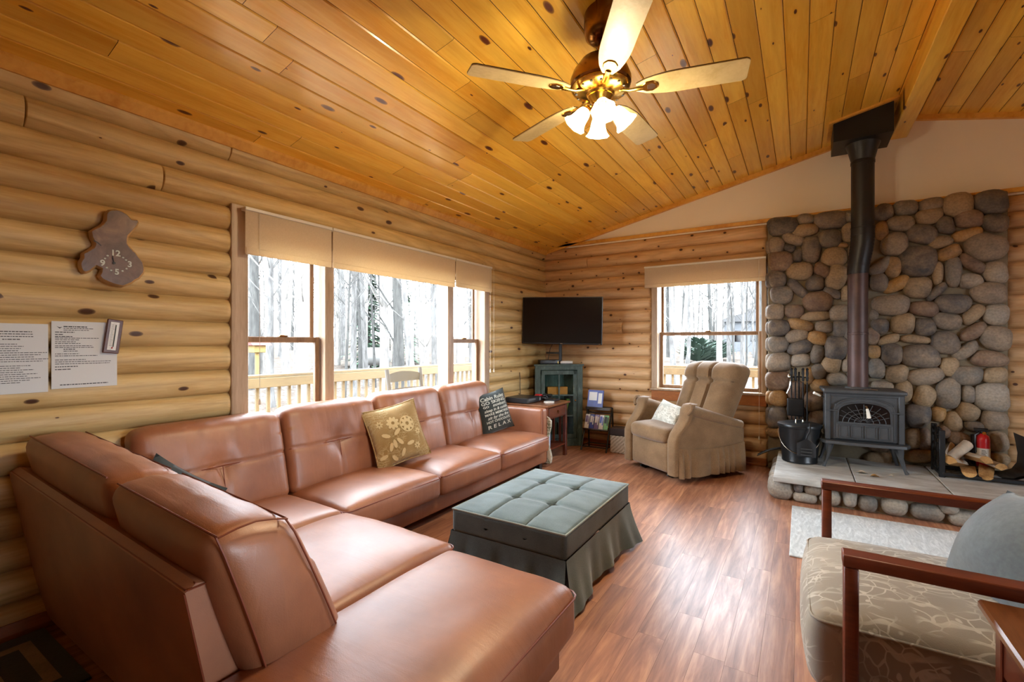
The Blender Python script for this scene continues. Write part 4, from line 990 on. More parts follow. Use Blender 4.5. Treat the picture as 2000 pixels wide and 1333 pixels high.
# ------------------------------------------------------------------ stovepipe and ceiling support box
pp = thing('stovepipe', 'tall black stovepipe rising from the stove into a ceiling box', 'stovepipe', (3.50, 5.41, SZ+.735))
def px_(n, g, m, ang=40): return mk(n, g, M[m], pp, world=True, ang=ang)
g = G(); g.lathe([(.080, .735+SZ), (.080, 1.43), (.083, 1.432), (.083, 1.45), (.079, 1.452), (.079, 2.02)], 32, (3.50, 5.41, 0), cap=False); px_('lower_pipe', g, 'pipe_low')
g = G()
pts = []; rs_ = []
for i in range(26):
    t = i/25; z = 2.0+.36*t; x = 3.50+.035*(3*t*t-2*t**3); pts.append((x, 5.41-.02*(3*t*t-2*t**3), z)); rs_.append(.084+(.004 if (i > 6 and i % 2) else 0)+.006*t)
g.tube(pts, rs_, 32); px_('adjustable_elbow', g, 'pipe_up')
g = G(); g.lathe([(.091, 2.34), (.091, 2.42), (.094, 2.422), (.094, 2.43), (.089, 2.432), (.089, 3.02), (.094, 3.022), (.094, 3.045), (.09, 3.05), (.095, 3.07), (.115, 3.15), (.135, 3.2)], 32, (3.535, 5.39, 0), cap=False); px_('upper_pipe', g, 'pipe_up')
g = G(); x0, x1, y0, y1 = 3.30, 3.735, 5.18, 5.58
vs_ = [(x0, y0, 3.2), (x1, y0, 3.2), (x1, y1, 3.2), (x0, y1, 3.2), (x0, y0, zc(x0)+.003), (x1, y0, zc(x1)+.003), (x1, y1, zc(x1)+.003), (x0, y1, zc(x0)+.003)]
g.add(vs_, [(0, 1, 2, 3), (4, 5, 6, 7), (0, 1, 5, 4), (1, 2, 6, 5), (2, 3, 7, 6), (3, 0, 4, 7)]); px_('ceiling_support_box', g, 'iron_dark')
g = G(); g.rnd = .5; b = .035
for (a0, a1, c0, c1) in ((x0-b, x1+b, y0-b, y0), (x0-b, x1+b, y1, y1+b), (x0-b, x0, y0, y1), (x1, x1+b, y0, y1)):
    g.add([(p, q, zc(p)+dz) for dz in (-.018, .003) for (p, q) in ((a0, c0), (a1, c0), (a1, c1), (a0, c1))], [(0, 1, 2, 3), (4, 5, 6, 7), (0, 1, 5, 4), (1, 2, 6, 5), (2, 3, 7, 6), (3, 0, 4, 7)])
mk('box_trim', g, M['trim'], pp, world=True, smooth=False)

# ------------------------------------------------------------------ ash bucket with shovel, tongs, tool set
bx, by = 3.035, 5.285
bk_ = thing('ash_bucket', 'black lidded metal ash bucket on the hearth beside the stove', 'bucket', (bx, by, HZ))
B = lambda: G(Matrix.Translation((bx, by, HZ)))
g = B(); g.lathe([(.02, .0), (.145, .0), (.150, .006), (.150, .02), (.147, .026), (.178, .33), (.182, .332), (.182, .342)], 40); mk('pail', g, M['enamel'], bk_, world=True)
g = B(); g.lathe([(.188, .335), (.190, .35), (.186, .362), (.15, .372), (.05, .378), (.001, .379)], 40); ld = mk('lid', g, M['enamel'], bk_, world=True)
g = B(); g.tube([(-.03, -.05, .375), (-.028, -.05, .40), (.028, .04, .40), (.03, .04, .375)], .007, 8); mk('lid_handle', g, M['nickel'], ld)
g = B(); g.tube([(-.178*cos(t)*1.0, -.185*sin(t)*.75-.03, .30-.20*sin(t)) for t in [pi*i/16 for i in range(17)]], .0035, 6); mk('bail', g, M['nickel'], bk_, world=True)
shv = thing('ash_shovel', 'small black ash shovel hooked on the front of the bucket', 'shovel', (bx+.05, by-.17, HZ+.36))
S = lambda: G(Matrix.Translation((bx+.055, by-.185, HZ)))
g = S(); g.tube([(.03, .03, .375), (.03, .0, .395), (.03, -.02, .37), (.028, -.015, .33), (.01, -.012, .29), (-.002, -.008, .25)], .008, 8); mk('handle', g, M['iron_dark'], shv, world=True)
g = S(); g.grid(lambda i, j: (-.075+.15*i+(.0), -.012-.02*(1-(2*i-1)**2)*0+.018*abs(2*i-1)**2-.012, .255-.045*(1-abs(2*i-1))*(1-j)*0-.17*j-.05*abs(2*i-1)*(1-j)), 12, 8); mk('scoop', g, M['iron_dark'], shv, world=True, ang=60)
g = S()
for k in range(3): g.box(-.045, .045, -.034, -.022, .10+.028*k, .108+.028*k, .002)
mk('scoop_slots', g, M['iron'], shv, world=True)
tg = thing('log_tongs', 'black iron log tongs lying behind the bucket over the hearth edge', 'tongs', (2.86, 5.56, HZ))
for k, dy in enumerate((0, .035)):
    g = G(); g.tube([(2.66, 5.42+dy*2, .185), (2.72, 5.43+dy*2, .222), (2.78, 5.45+dy, .252), (2.86, 5.47+dy, .275), (2.93, 5.50+dy, .262), (3.02, 5.53+dy*.6, .235)], [.008, .011, .013, .013, .011, .01], 8, flat=.7); mk('tong_arm', g, M['iron_dark'], tg, world=True)
g = G(); g.tube([(2.94, 5.50, .225), (2.94, 5.56, .262)], .012, 10); mk('pivot', g, M['iron_dark'], tg, world=True)
ts = thing('fireplace_tool_set', 'black iron fireplace tool set standing behind the ash bucket', 'fireplace tools', (3.03, 5.53, HZ))
g = G(); g.lathe([(.10, 0), (.10, .012), (.03, .03), (.012, .05)], 20, (3.03, 5.53, HZ)); g.tube([(3.03, 5.54, HZ+.03), (3.03, 5.54, 1.06)], .008, 8); g.tube([(2.945, 5.535, 1.0), (3.03, 5.54, 1.01), (3.115, 5.535, 1.0)], .007, 6); mk('stand', g, M['iron_dark'], ts, world=True)
for k, x in enumerate((2.965, 3.0, 3.065, 3.10)):
    n = ('poker', 'brush', 'shovel', 'tongs')[k]
    g = G(); g.tube([(x, 5.515, .30), (x, 5.515, .96)], .007, 6); g.lathe([(.008, 0), (.013, .02), (.008, .05), (.013, .08), (.010, .11), (.015, .125), (.001, .14)], 10, (x, 5.515, .965))
    if n == 'shovel': g.grid(lambda i, j, x=x: (x-.045+.09*i, 5.50-.012*(1-(2*i-1)**2), .25+.14*j), 6, 4)
    if n == 'poker': g.tube([(x, 5.515, .32), (x-.03, 5.51, .36), (x-.02, 5.51, .40)], .006, 6)
    if n == 'brush': g.rbox((x, 5.515, .70), (.075, .02, .09), .015, 3)
    mk(n, g, M['iron_dark'], ts, world=True)
g = G(); g.tube([(2.955, 5.49, 1.0), (2.955, 5.47, .97), (2.95, 5.47, .90), (2.925, 5.468, .84)], .006, 6); g.lathe([(.012, 0), (.014, .02), (.001, .04)], 10, (2.945, 5.49, 1.0)); mk('hook', g, M['nickel'], ts, world=True)

# ------------------------------------------------------------------ firewood holder, split logs, extinguisher, scraps
wh = thing('firewood_holder', 'black iron firewood holder with curved side and lattice uprights', 'firewood rack', (4.3, 5.42, HZ))
def wp_(n, g): return mk(n, g, M['iron_dark'], wh, world=True)
for y in (5.28, 5.56):
    g = G(); g.box(4.065, 5.0, y-.014, y+.014, HZ+.015, HZ+.045, .004); wp_('base_rail', g)
    g = G(); g.box(4.045, 4.085, y-.012, y+.012, HZ, HZ+(.40 if y < 5.4 else .42), .004); wp_('upright', g)
g = G(); g.box(4.05, 4.08, 5.28, 5.56, HZ+.015, HZ+.04, .003); wp_('cross_bar', g)
g = G()
for k in range(5):
    z = HZ+.08+k*.075; g.tube([(4.065, 5.29+.27*i/12, z+.035*sin(i*pi/3+k)) for i in range(13)], .008, 6)
for k in range(3): g.tube([(4.065, 5.34+.085*k, HZ+.03), (4.065, 5.36+.075*k, HZ+.22), (4.065, 5.34+.085*k, HZ+.41)], .008, 6)
wp_('lattice', g)
g = G()
def curve(i, j):
    t = i; P_ = [(4.42, HZ+.05), (4.50, HZ+.055), (4.555, HZ+.085), (4.585, HZ+.14), (4.59, HZ+.22), (4.575, HZ+.33), (4.565, HZ+.39)]
    q = t*(len(P_)-1); k = min(int(q), len(P_)-2); f = q-k; return (P_[k][0]*(1-f)+P_[k+1][0]*f, 5.29+.26*j, P_[k][1]*(1-f)+P_[k+1][1]*f)
g.grid(curve, 24, 2)
def curve2(i, j): p = curve(i, j); return (p[0]+.018, p[1], p[2]-.012)
g.grid(curve2, 24, 2); wp_('curved_side', g)
g = G(); 
for (a, b) in (((4.57, 5.29, HZ+.37), (4.57, 5.29, HZ+.50)), ((4.57, 5.29, HZ+.50), (4.70, 5.32, HZ+.50)), ((4.57, 5.29, HZ+.44), (4.70, 5.32, HZ+.43)), ((4.70, 5.32, HZ+.50), (4.70, 5.32, HZ+.30)), ((4.62, 5.3, HZ+.5), (4.65, 5.31, HZ+.36)), ((4.60, 5.3, HZ+.34), (4.70, 5.32, HZ+.30))): g.tube([a, b], .011, 6)
wp_('scroll_guard', g)
def splitlog(x, y, z, L, r, yaw, pitch, a0, lab, m=None):
    t = thing('split_log', lab, 'firewood', (x, y, z), rot=(0, radians(pitch), radians(yaw)), group='split firewood in the holder')
    g = G(); poly = [(0, -r*.25)]+[(r*cos(a), r*sin(a)) for a in [radians(a0+q) for q in (15, 40, 65, 90, 115, 140, 165)]]
    n = len(poly); vs_ = [(xx, p[0]*(1+.05*sin(9*xx)), p[1]) for xx in (-L/2, -L/6, L/6, L/2) for p in poly]
    g.rnd = R.random(); fs = [(q*n+i, q*n+(i+1) % n, (q+1)*n+(i+1) % n, (q+1)*n+i) for q in range(3) for i in (0, n-1)]+[tuple(range(n)), tuple(3*n+i for i in range(n))]
    g.add(vs_, fs); o = mk('split_face', g, M['split'], t, smooth=False)
    b = G(); b.add(vs_, [(q*n+i, q*n+i+1, (q+1)*n+i+1, (q+1)*n+i) for q in range(3) for i in range(1, n-1)]); mk('bark', b, M['birch_bark'], t, ang=60)
for a in ((4.17, 5.40, HZ+.10, .30, .055, 65, 12, 0, 'split log lying lowest by the lattice end of the holder'), (4.25, 5.38, HZ+.085, .32, .05, 80, 0, 180, 'split log lying flat in the middle of the holder'),
          (4.20, 5.45, HZ+.20, .26, .045, 50, -25, 60, 'split log poking up highest from the heap'), (4.30, 5.40, HZ+.155, .30, .05, 100, 5, 20, 'bark-sided split log across the heap centre'),
          (4.37, 5.40, HZ+.085, .30, .05, 75, -6, 200, 'yellow split log below the fire extinguisher'), (4.43, 5.46, HZ+.10, .24, .045, 95, 4, 0, 'round-ended log nearest the curved side'), (4.13, 5.48, HZ+.19, .26, .04, 70, -14, 90, 'thin split log leaning at the lattice')): splitlog(*a)
ex = thing('fire_extinguisher', 'red fire extinguisher with white label mounted on the stone wall', 'fire extinguisher', (4.385, 5.565, .30))
E_ = lambda: G(Matrix.Translation((4.385, 5.565, .285)))
g = E_(); g.lathe([(.001, 0), (.042, .0), (.045, .01), (.045, .235), (.038, .262), (.022, .275), (.018, .285)], 28); mk('cylinder', g, M['ext_red'], ex, world=True)
g = E_(); g.lathe([(.0458, .05), (.0458, .16)], 28, cap=False); lb = mk('label', g, M['label_white'], ex, world=True)
g = E_()
for k in range(8):
    z = .146-.011*k; a0 = -1.5-.5; a1 = a0+.55+.3*((k*7) % 3)/3
    g.add([(.0464*cos(a), .0464*sin(a), zz) for zz in (z, z-.0045) for a in [a0+(a1-a0)*i/6 for i in range(7)]], [(i, i+1, i+8, i+7) for i in range(6)])
mk('print_lines', g, M['ink'], lb, smooth=False)
g = E_(); g.lathe([(.018, .282), (.022, .29), (.018, .305)], 14); g.box(-.055, .035, -.012, .012, .30, .312, .003); g.box(-.06, .03, -.010, .010, .318, .328, .003); mk('valve', g, M['iron_dark'], ex, world=True)
g = E_(); g.lathe([(.001, -.002), (.014, 0), (.014, .008)], 14, (0, 0, 0)); mk('gauge', G(Matrix.Translation((4.385, 5.54, .575)) @ Matrix.Rotation(pi/2, 4, 'X')).lathe([(.001, 0), (.013, 0), (.013, .008), (.001, .008)], 14), M['brass'], ex, world=True)
g = E_(); g.tube([(-.02, 0, .295), (-.055, -.02, .27), (-.058, -.025, .2), (-.052, -.02, .12)], .008, 8); mk('hose', g, M['black_plastic'], ex, world=True)
g = E_(); g.box(-.06, .0, .03, .085, .0, .26, .004); mk('bracket', g, M['black_plastic'], ex, world=True)
def scrap(name, lab, cat, x, y, s, m, seed):
    rr = random.Random(seed); g = G(); g.grid(lambda i, j: (x+s*(2*i-1)*(1-.3*j), y+s*.5*(2*j-1), HZ+.004+.018*sin(i*3)*abs(2*j-1)+.004*rr.random()), 6, 4); tag(mk(name, g, m, ang=80), lab, cat)
scrap('bark_scrap', 'pale curl of bark on the hearth under the stove front', 'bark', 3.50, 5.06, .045, M['birch_bark'], 1)
scrap('dry_leaf', 'small brown dry leaf on the hearth before the stove', 'leaf', 3.58, 4.98, .035, M['split'], 2)
scrap('wood_chip', 'tiny wood chip on the hearth by the right stove leg', 'wood chip', 3.70, 5.06, .018, M['birch_bark'], 3)

# ================================================================== mission end tables
def mission(label, x0, x1, y0, y1, zt, fdir, loc):
    t = thing('end_table', label, 'table', loc)
    def tp(n, g, m='mission', par=None): return mk(n, g, M[m], par or t, world=par is None, smooth=False)
    g = G(); g.rnd = .3; g.box(x0-.03, x1+.03, y0-.03, y1+.03, zt-.026, zt, .006); tp('table_top', g, 'tabletop')
    for a in (x0, x1-.042):
        for b in (y0, y1-.042): g = G(); g.rnd = R.random(); g.box(a, a+.042, b, b+.042, 0, zt-.027, .003); tp('leg', g)
    g = G(); g.rnd = .6; z0 = zt-.17
    g.box(x0+.042, x1-.042, y0+.006, y0+.026, z0, zt-.027); g.box(x0+.042, x1-.042, y1-.026, y1-.006, z0, zt-.027); g.box(x0+.006, x0+.026, y0+.042, y1-.042, z0, zt-.027); g.box(x1-.026, x1-.012, y0+.042, y1-.042, z0, zt-.027); tp('apron', g)
    g = G(); g.rnd = .4
    for a in (y0+.006, y1-.026): g.box(x0+.042, x1-.042, a, a+.02, .13, .155)
    g.box(x0+.01, x1-.01, y0+.015, y1-.015, .135, .152); tp('shelf', g)
    for yy in (y0+.01, y1-.022):
        for k in range(5):
            xx = x0+(x1-x0)*(k+1)/6; g = G(); g.rnd = R.random(); g.box(xx-.014, xx+.014, yy, yy+.012, .155, z0); tp('slat', g)
    if fdir == 'x':
        for k in range(4):
            yy = y0+(y1-y0)*(k+1)/5; g = G(); g.rnd = R.random(); g.box(x0+.01, x0+.022, yy-.014, yy+.014, .155, z0); tp('slat', g)
        g = G(); g.rnd = .2; g.box(x1-.012, x1+.004, y0+.055, y1-.055, z0+.012, zt-.04, .004); d = tp('drawer', g)
        g = G(); yc = (y0+y1)/2; g.lathe([(.001, 0), (.016, 0), (.016, .004)], 14, (0, 0, 0)); g = G(Matrix.Translation((x1+.004, yc, (z0+zt)/2-.01)) @ Matrix.Rotation(pi/2, 4, 'Y')); g.lathe([(.001, 0), (.014, 0), (.014, .004), (.001, .006)], 14); k_ = mk('drawer_plate', g, M['antique'], d)
        g = G(); g.tube([(x1+.014, yc+.013*cos(a), (z0+zt)/2-.018+.016*sin(a)) for a in [2*pi*i/12 for i in range(12)]], .0028, 6, closed=True); mk('drawer_ring', g, M['antique'], d)
    else:
        for k in range(5):
            yy = y0+(y1-y0)*(k+1)/6; g = G(); g.rnd = R.random(); g.box(x0+.012, x0+.024, yy-.016, yy+.016, .155, z0); tp('slat', g)
    return t
ZT1 = .655
mission('dark mission end table between the sofa arm and the green cabinet', .115, .645, 4.585, 5.115, ZT1, 'x', (.38, 4.85, 0))
mission('brown mission side table against the lounge chair arm', 3.51, 4.1, 1.16, 1.815, .615, 'y', (3.80, 1.49, 0))
# on and in the end table
vc = thing('disc_player', 'black video player lying on the end table', 'video player', (.28, 4.74, ZT1))
g = G(); g.box(.10, .40, 4.575, 4.92, ZT1+.004, ZT1+.062, .005); pb = mk('case', g, M['black_plastic'], vc, world=True, smooth=False)
g = G(); g.box(.40, .403, 4.60, 4.76, ZT1+.03, ZT1+.052); g.box(.40, .4035, 4.85, 4.87, ZT1+.014, ZT1+.05); mk('front_panel', g, M['grey_plastic'], pb, smooth=False); g = G(); g.box(.4036, .4045, 4.868, 4.876, ZT1+.016, ZT1+.048); mk('label', g, M['white_plastic'], pb, smooth=False)
for k in range(4): g = G(); g.lathe([(.01, 0), (.012, .006)], 10, (.13+.24*(k % 2), 4.61+.28*(k//2), ZT1)); mk('foot', g, M['black_plastic'], vc, world=True)
rd = tag(mk('red_controller', G().rbox((.33, 4.97, ZT1+.045), (.035, .06, .012), .012, 4, lambda p, q: (p.x, p.y, p.z+.02*(1-q[1]**2))).rbox((.33, 4.97, ZT1+.016), (.03, .05, .016), .012, 3), M['red_plastic']), 'red game controller on the end table behind the video player', 'game controller')
bc = thing('controller', 'black game controller with coiled lead on the end table', 'game controller', (.40, 5.03, ZT1))
g = G(); g.rbox((.40, 5.04, ZT1+.025), (.05, .075, .022), .02, 4, lambda p, q: (p.x, p.y, p.z-.01*(1-q[1]**2)*(q[0] > 0))); mk('body', g, M['black_plastic'], bc, world=True)
g = G(); g.tube([(.40+.05*cos(a*1.7)+.01*cos(a*5), 5.03+.06*sin(a), ZT1+.05+.02*sin(a*2)) for a in [i*.35 for i in range(40)]], .005, 6); mk('lead', g, M['black_plastic'], bc, world=True)
bb = tag(mk('black_box', G().box(.44, .56, 4.93, 5.08, ZT1+.001, ZT1+.028, .004), M['black_plastic'], smooth=False), 'flat black box at the drawer side of the end table', 'box')
cd = thing('disc_case', 'white round disc case lying on the end table corner', 'disc', (.565, 4.83, ZT1))
g = G(); g.lathe([(.06, .0), (.062, .006), (.06, .012), (.012, .013)], 28, (.545, 4.83, ZT1+.001)); mk('case', g, M['white_plastic'], cd, world=True)
bag = thing('tote_bag', 'leaf-printed canvas bag wedged between sofa arm and end table', 'bag', (.62, 4.545, 0))
g = G(); g.rbox((.60, 4.535, .27), (.115, .022, .245), .02, 8, lambda p, q: (p.x+.018*sin(p.z*16), p.y+.008*sin(p.z*20+p.x*9), p.z)); mk('body', g, M['tote'], bag, world=True)
g = G(); g.tube([(.62, 4.535, .50), (.66, 4.54, .545), (.70, 4.54, .52), (.715, 4.54, .44)], .011, 8); mk('strap', g, M['tote'], bag, world=True)
g = G(); g.rnd = .1; g.rbox((.50, 4.86, .33), (.07, .05, .0025), .002, 3, lambda p, q: (p.x, p.y, p.z+.02*sin(q[0]*2))); g = G(); g.grid(lambda i, j: (.46+.13*i, 4.70+.012*sin(i*4), .34+.11*j+.01*sin(i*5)), 8, 4); g.grid(lambda i, j: (.46+.13*i, 4.712+.012*sin(i*4), .34+.11*j+.01*sin(i*5)), 8, 4)
g.box(.44, .60, 4.66, 4.76, .1525, .34, .004); tag(mk('paper_stack', g, plain('pale_blue_paper', '#a9bad6', .7), smooth=False), 'pale blue papers standing on the end table shelf', 'papers')

# ================================================================== corner cabinet
ca = Vector((.115, 5.265, 0)); cb_ = Vector((.605, 5.675, 0)); dv = (cb_-ca); Wc = dv.length; mid = (ca+cb_)/2
cab = thing('corner_cabinet', 'distressed green corner cabinet with glass door under the television', 'cabinet', (mid.x, mid.y, 0), atan2(dv.y, dv.x))
def cp(n, g, m='green', par=None, sm=False): return mk(n, g, M[m], par or cab, smooth=sm)
hw = Wc/2; Hc = 1.075
g = G()
foot = [(-hw, 0), (hw, 0), (hw-.10, .22), (.10, .42), (-.10, .42), (-hw+.10, .22)]
foot = [(-hw+.0, .0), (hw-.0, .0), (hw-.02, .05), (.12, .205), (-.12, .205), (-hw+.02, .05)]
def shell(g, z0, z1): g.prism(foot, z0, z1, 'z')
g.box(-hw, -hw+.075, 0, .025, .0, Hc-.02, .003); g.box(hw-.075, hw, 0, .025, .0, Hc-.02, .003); g.box(-hw+.07, hw-.07, 0, .022, .0, .10, .003); g.box(-hw+.07, hw-.07, 0, .022, Hc-.075, Hc-.02, .003)
shell(g, .06, .08)
n = len(foot)
for i in range(1, n):
    a, b = foot[i], foot[(i+1) % n]
    if i == n-1 and False: continue
    if (a, b) == (foot[0], foot[1]): continue
    g.add([(a[0], a[1]+.001, 0), (b[0], b[1]+.001, 0), (b[0], b[1]+.001, Hc-.02), (a[0], a[1]+.001, Hc-.02)], [(0, 1, 2, 3)] if not (i == n-1 and a[1] == 0) else [])
cp('carcass', g)
g = G(); g.prism([(p[0]*1.05, p[1]*1.05-.012) for p in foot], Hc-.02, Hc, 'z', .004); cp('top', g)
for z in (.395, .665): g = G(); g.prism([(p[0]*.93, p[1]*.93+.03) for p in foot], z-.009, z+.009, 'z'); cp('shelf', g, 'green')
g = G(); d0 = hw-.08
for (a, b, c, d) in ((-d0, -d0+.05, .105, Hc-.08), (d0-.05, d0, .105, Hc-.08), (-d0, d0, .105, .16), (-d0, d0, Hc-.135, Hc-.08)): g.box(a, b, -.012, .008, c, d, .003)
door = cp('door', g)
g = G(); g.box(-.010, .010, -.010, .004, .16, Hc-.135, .002)
for z in (.40, .67): g.box(-d0+.05, d0-.05, -.010, .004, z-.010, z+.010, .002)
mk('muntin', g, M['green'], door, smooth=False); g = G(); g.box(-d0+.045, d0-.045, -.004, -.001, .155, Hc-.13); mk('glass_pane', g, M['cab_glass'], door, smooth=False)
g = G(); g.lathe([(.004, 0), (.010, .012), (.001, .016)], 10, (0, 0, 0)); g = G(Matrix.Translation((d0-.025, -.012, .60)) @ Matrix.Rotation(pi/2, 4, 'X')); g.lathe([(.004, 0), (.011, .012), (.001, .018)], 12); mk('knob', g, M['antique'], door)
Mc = Matrix.Translation((mid.x, mid.y, 0)) @ Matrix.Rotation(atan2(dv.y, dv.x), 4, 'Z')
def inc(name, lab, cat, g, m, group=None): return tag(mk(name, g, m, smooth=False), lab, cat, group)
ob = inc('game_box', 'orange carton lying on the upper shelf of the green cabinet', 'box', G(Mc).box(-.145, .125, .03, .10, .675, .775, .003), M['orange_box'])
for k, (x, lab, m, hh, lean) in enumerate(((-.125, 'olive bookend at the window-wall end of the cabinet shelf', M['leafgreen'], .20, .03), (-.06, 'dark book standing beside the olive bookend', M['spine'], .17, 0), (-.02, 'purple book in the middle of the cabinet shelf', M['mag_purple'], .16, 0), (.025, 'second dark book on the cabinet shelf', M['spine'], .165, 0), (.085, 'green leaning book at the open end of the cabinet shelf', M['leafgreen'], .21, -.05))):
    g = G(Mc); g.add([(x-.018, .03, .405), (x+.018, .03, .405), (x+.018, .09, .405), (x-.018, .09, .405), (x-.018-lean, .03, .405+hh), (x+.018-lean, .03, .405+hh), (x+.018-lean, .09, .405+hh), (x-.018-lean, .09, .405+hh)], [(0, 1, 2, 3), (4, 5, 6, 7), (0, 1, 5, 4), (1, 2, 6, 5), (2, 3, 7, 6), (3, 0, 4, 7)])
    inc('book', lab, 'book', g, m, 'books behind the cabinet glass')
inc('picture_book', 'grey-green book lying on the lower cabinet shelf', 'book', G(Mc).box(-.13, .06, .03, .09, .082, .30, .003), M['cab_in'])
# on the cabinet: router, soundbar-like receiver, television on an arm
ro = thing('router', 'small white router box on top of the green cabinet', 'router', tuple(Mc @ Vector((.10, .05, Hc))))
Mr = Matrix.Translation((0, 0, 0)); g = G(Mc); g.rbox((.105, .055, Hc+.024), (.085, .05, .022), .014, 4); mk('case', g, M['white_plastic'], ro, world=True); g = G(Mc); g.box(.03, .18, .0035, .006, Hc+.008, Hc+.014); mk('vent', g, M['grey_plastic'], ro, world=True, smooth=False)
cbx = thing('cable_box', 'black receiver box on top of the green cabinet', 'receiver', tuple(Mc @ Vector((-.12, .08, Hc))))
g = G(Mc); g.rbox((-.12, .095, Hc+.03), (.13, .075, .028), .008, 3); mk('case', g, M['black_plastic'], cbx, world=True); g = G(Mc); g.box(-.012, -.004, .018, .021, Hc+.012, Hc+.04); mk('status_light', g, M['brass'], cbx, world=True, smooth=False)
tvp = Vector((.495, 5.27, 1.635)); tvz = radians(18)
tv = thing('television', 'black flat screen television on a corner wall arm', 'television', tuple(tvp), rot=(0, radians(1.0), tvz))
g = G(); g.rbox((0, .02, 0), (.505, .02, .298), .012, 3); mk('back_shell', g, M['tv_body'], tv)
g = G(); g.box(-.505, .505, -.006, .004, -.298, .298, .004); bz = mk('bezel', g, M['tv_body'], tv, smooth=False)
g = G(); g.box(-.494, .494, -.0075, -.004, -.280, .287); mk('screen', g, M['tv'], tv, smooth=False)
g = G(); g.box(-.012, .018, -.008, -.0055, -.293, -.284); mk('maker_badge', g, M['nickel'], bz, smooth=False); g = G(); g.box(.462, .486, -.008, -.0055, -.292, -.286); mk('sticker', g, M['nickel'], bz, smooth=False)
ta = thing('tv_wall_arm', 'black articulated arm holding the television in the corner', 'wall bracket', (.20, 5.60, 1.4))
g = G(); g.box(-.05, .05, -.012, .012, -.2, .2); Ta = Matrix.Translation((.33, 5.52, 1.62)) @ Matrix.Rotation(radians(40), 4, 'Z'); g = G(Ta); g.box(-.13, .13, -.04, -.01, -.12, .12, .004); mk('mount_plate', g, M['iron_dark'], ta, world=True, smooth=False)
g = G(); g.tube([(.43, 5.40, 1.60), (.30, 5.54, 1.60), (.12, 5.66, 1.60)], .022, 8); mk('arm', g, M['iron_dark'], ta, world=True)
g = G(); g.box(.41, .445, 5.36, 5.39, 1.12, 1.62, .004); mk('post', g, M['iron_dark'], ta, world=True, smooth=False)
g = G(); g.box(.22, .43, 5.37, 5.40, 1.215, 1.235, .004); mk('cross_bar', g, M['iron_dark'], ta, world=True, smooth=False)
g = G(); g.tube([(.30, 5.40, 1.34), (.26, 5.41, 1.28), (.25, 5.41, 1.22), (.22, 5.42, 1.12)], .004, 6); tag(mk('tv_cable', g, M['black_plastic']), 'thin black cable hanging under the television', 'cable')
cbl = G(); cbl.tube([(.012, 5.05, .98), (.012, 5.06, .90), (.014, 5.055, .80), (.016, 5.06, .70)], .004, 6); tag(mk('power_cord', cbl, M['black_plastic']), 'black cord running down the log wall beside the cabinet', 'cord')

# ================================================================== magazine rack and basket
mr = thing('magazine_rack', 'black wire magazine rack by the log end wall', 'magazine rack', (.85, 5.58, 0))
x0, x1 = .685, 1.015
for x in (x0, x1):
    g = G(); g.tube([(x, 5.44, 0), (x, 5.56, .28), (x, 5.66, .53)], .010, 6); g.tube([(x, 5.70, 0), (x, 5.67, .53)], .010, 6); g.tube([(x, 5.46, .05), (x, 5.70, .05)], .007, 6); mk('side_frame', g, M['black_plastic'], mr, world=True)
for z, y in ((.53, 5.655), (.28, 5.56), (.05, 5.46), (.05, 5.70), (.46, 5.62)): g = G(); g.tube([(x0, y, z), (x1, y, z)], .007, 6); mk('cross_bar', g, M['black_plastic'], mr, world=True)
g = G(); g.box(x0, x1, 5.49, 5.50, .255, .275); g.box(x0, x1, 5.49, 5.56, .255, .262); g.box(x0, x1, 5.585, 5.595, .50, .535); g.box(x0, x1, 5.59, 5.66, .50, .507); mk('front_bar', g, M['nickel'], mr, world=True, smooth=False)
def mag(x, w_, y, z0, hh, lab, m, m2, lean=.08):
    t = thing('magazine', lab, 'magazine', (x, y, z0), group='magazines in the wire rack')
    def q(a, b, dy): return (x+a, y+lean*(b/hh)+dy, z0+b)
    g = G(); g.add([q(-w_/2, 0, 0), q(w_/2, 0, 0), q(w_/2, hh, 0), q(-w_/2, hh, 0), q(-w_/2, 0, .012), q(w_/2, 0, .012), q(w_/2, hh, .012), q(-w_/2, hh, .012)], [(0, 1, 2, 3), (4, 5, 6, 7), (0, 1, 5, 4), (1, 2, 6, 5), (2, 3, 7, 6), (3, 0, 4, 7)]); o = mk('cover', g, m, t, world=True, smooth=False)
    g = G(); g.add([q(-w_*.42, hh*.45, -.0012), q(w_*.1, hh*.45, -.0012), q(w_*.1, hh*.9, -.0012), q(-w_*.42, hh*.9, -.0012)], [(0, 1, 2, 3)]); g.add([q(w_*.18, hh*.3, -.0012), q(w_*.42, hh*.3, -.0012), q(w_*.42, hh*.85, -.0012), q(w_*.18, hh*.85, -.0012)], [(0, 1, 2, 3)]); mk('cover_picture', g, m2, o, smooth=False)
mag(.80, .21, 5.60, .508, .235, 'blue and white magazine standing on the upper tier of the rack', M['mag_blue'], M['mag_white'], .06)
for k, (m, m2, lab) in enumerate(((M['mag_white'], M['mag_purple'], 'white magazine at the cabinet end of the lower rack tier'), (M['mag_blue'], M['mag_white'], 'dark blue magazine second from the cabinet on the lower tier'), (M['mag_purple'], M['mag_white'], 'purple magazine in the middle of the lower tier'), (M['mag_white'], M['mag_blue'], 'white and blue magazine right of the purple one'), (M['mag_green'], M['spine'], 'green edged magazine at the basket end of the lower tier'))):
    mag(.725+.062*k, .056, 5.505+.004*k, .265, .175, lab, m, m2, .07)
mag(.83, .24, 5.525, .27, .12, 'black fronted folder at the back of the lower tier', M['spine'], M['mag_green'], .05)
ba = thing('basket', 'woven box basket with dark lid between rack and recliner', 'basket', (1.145, 5.58, 0))
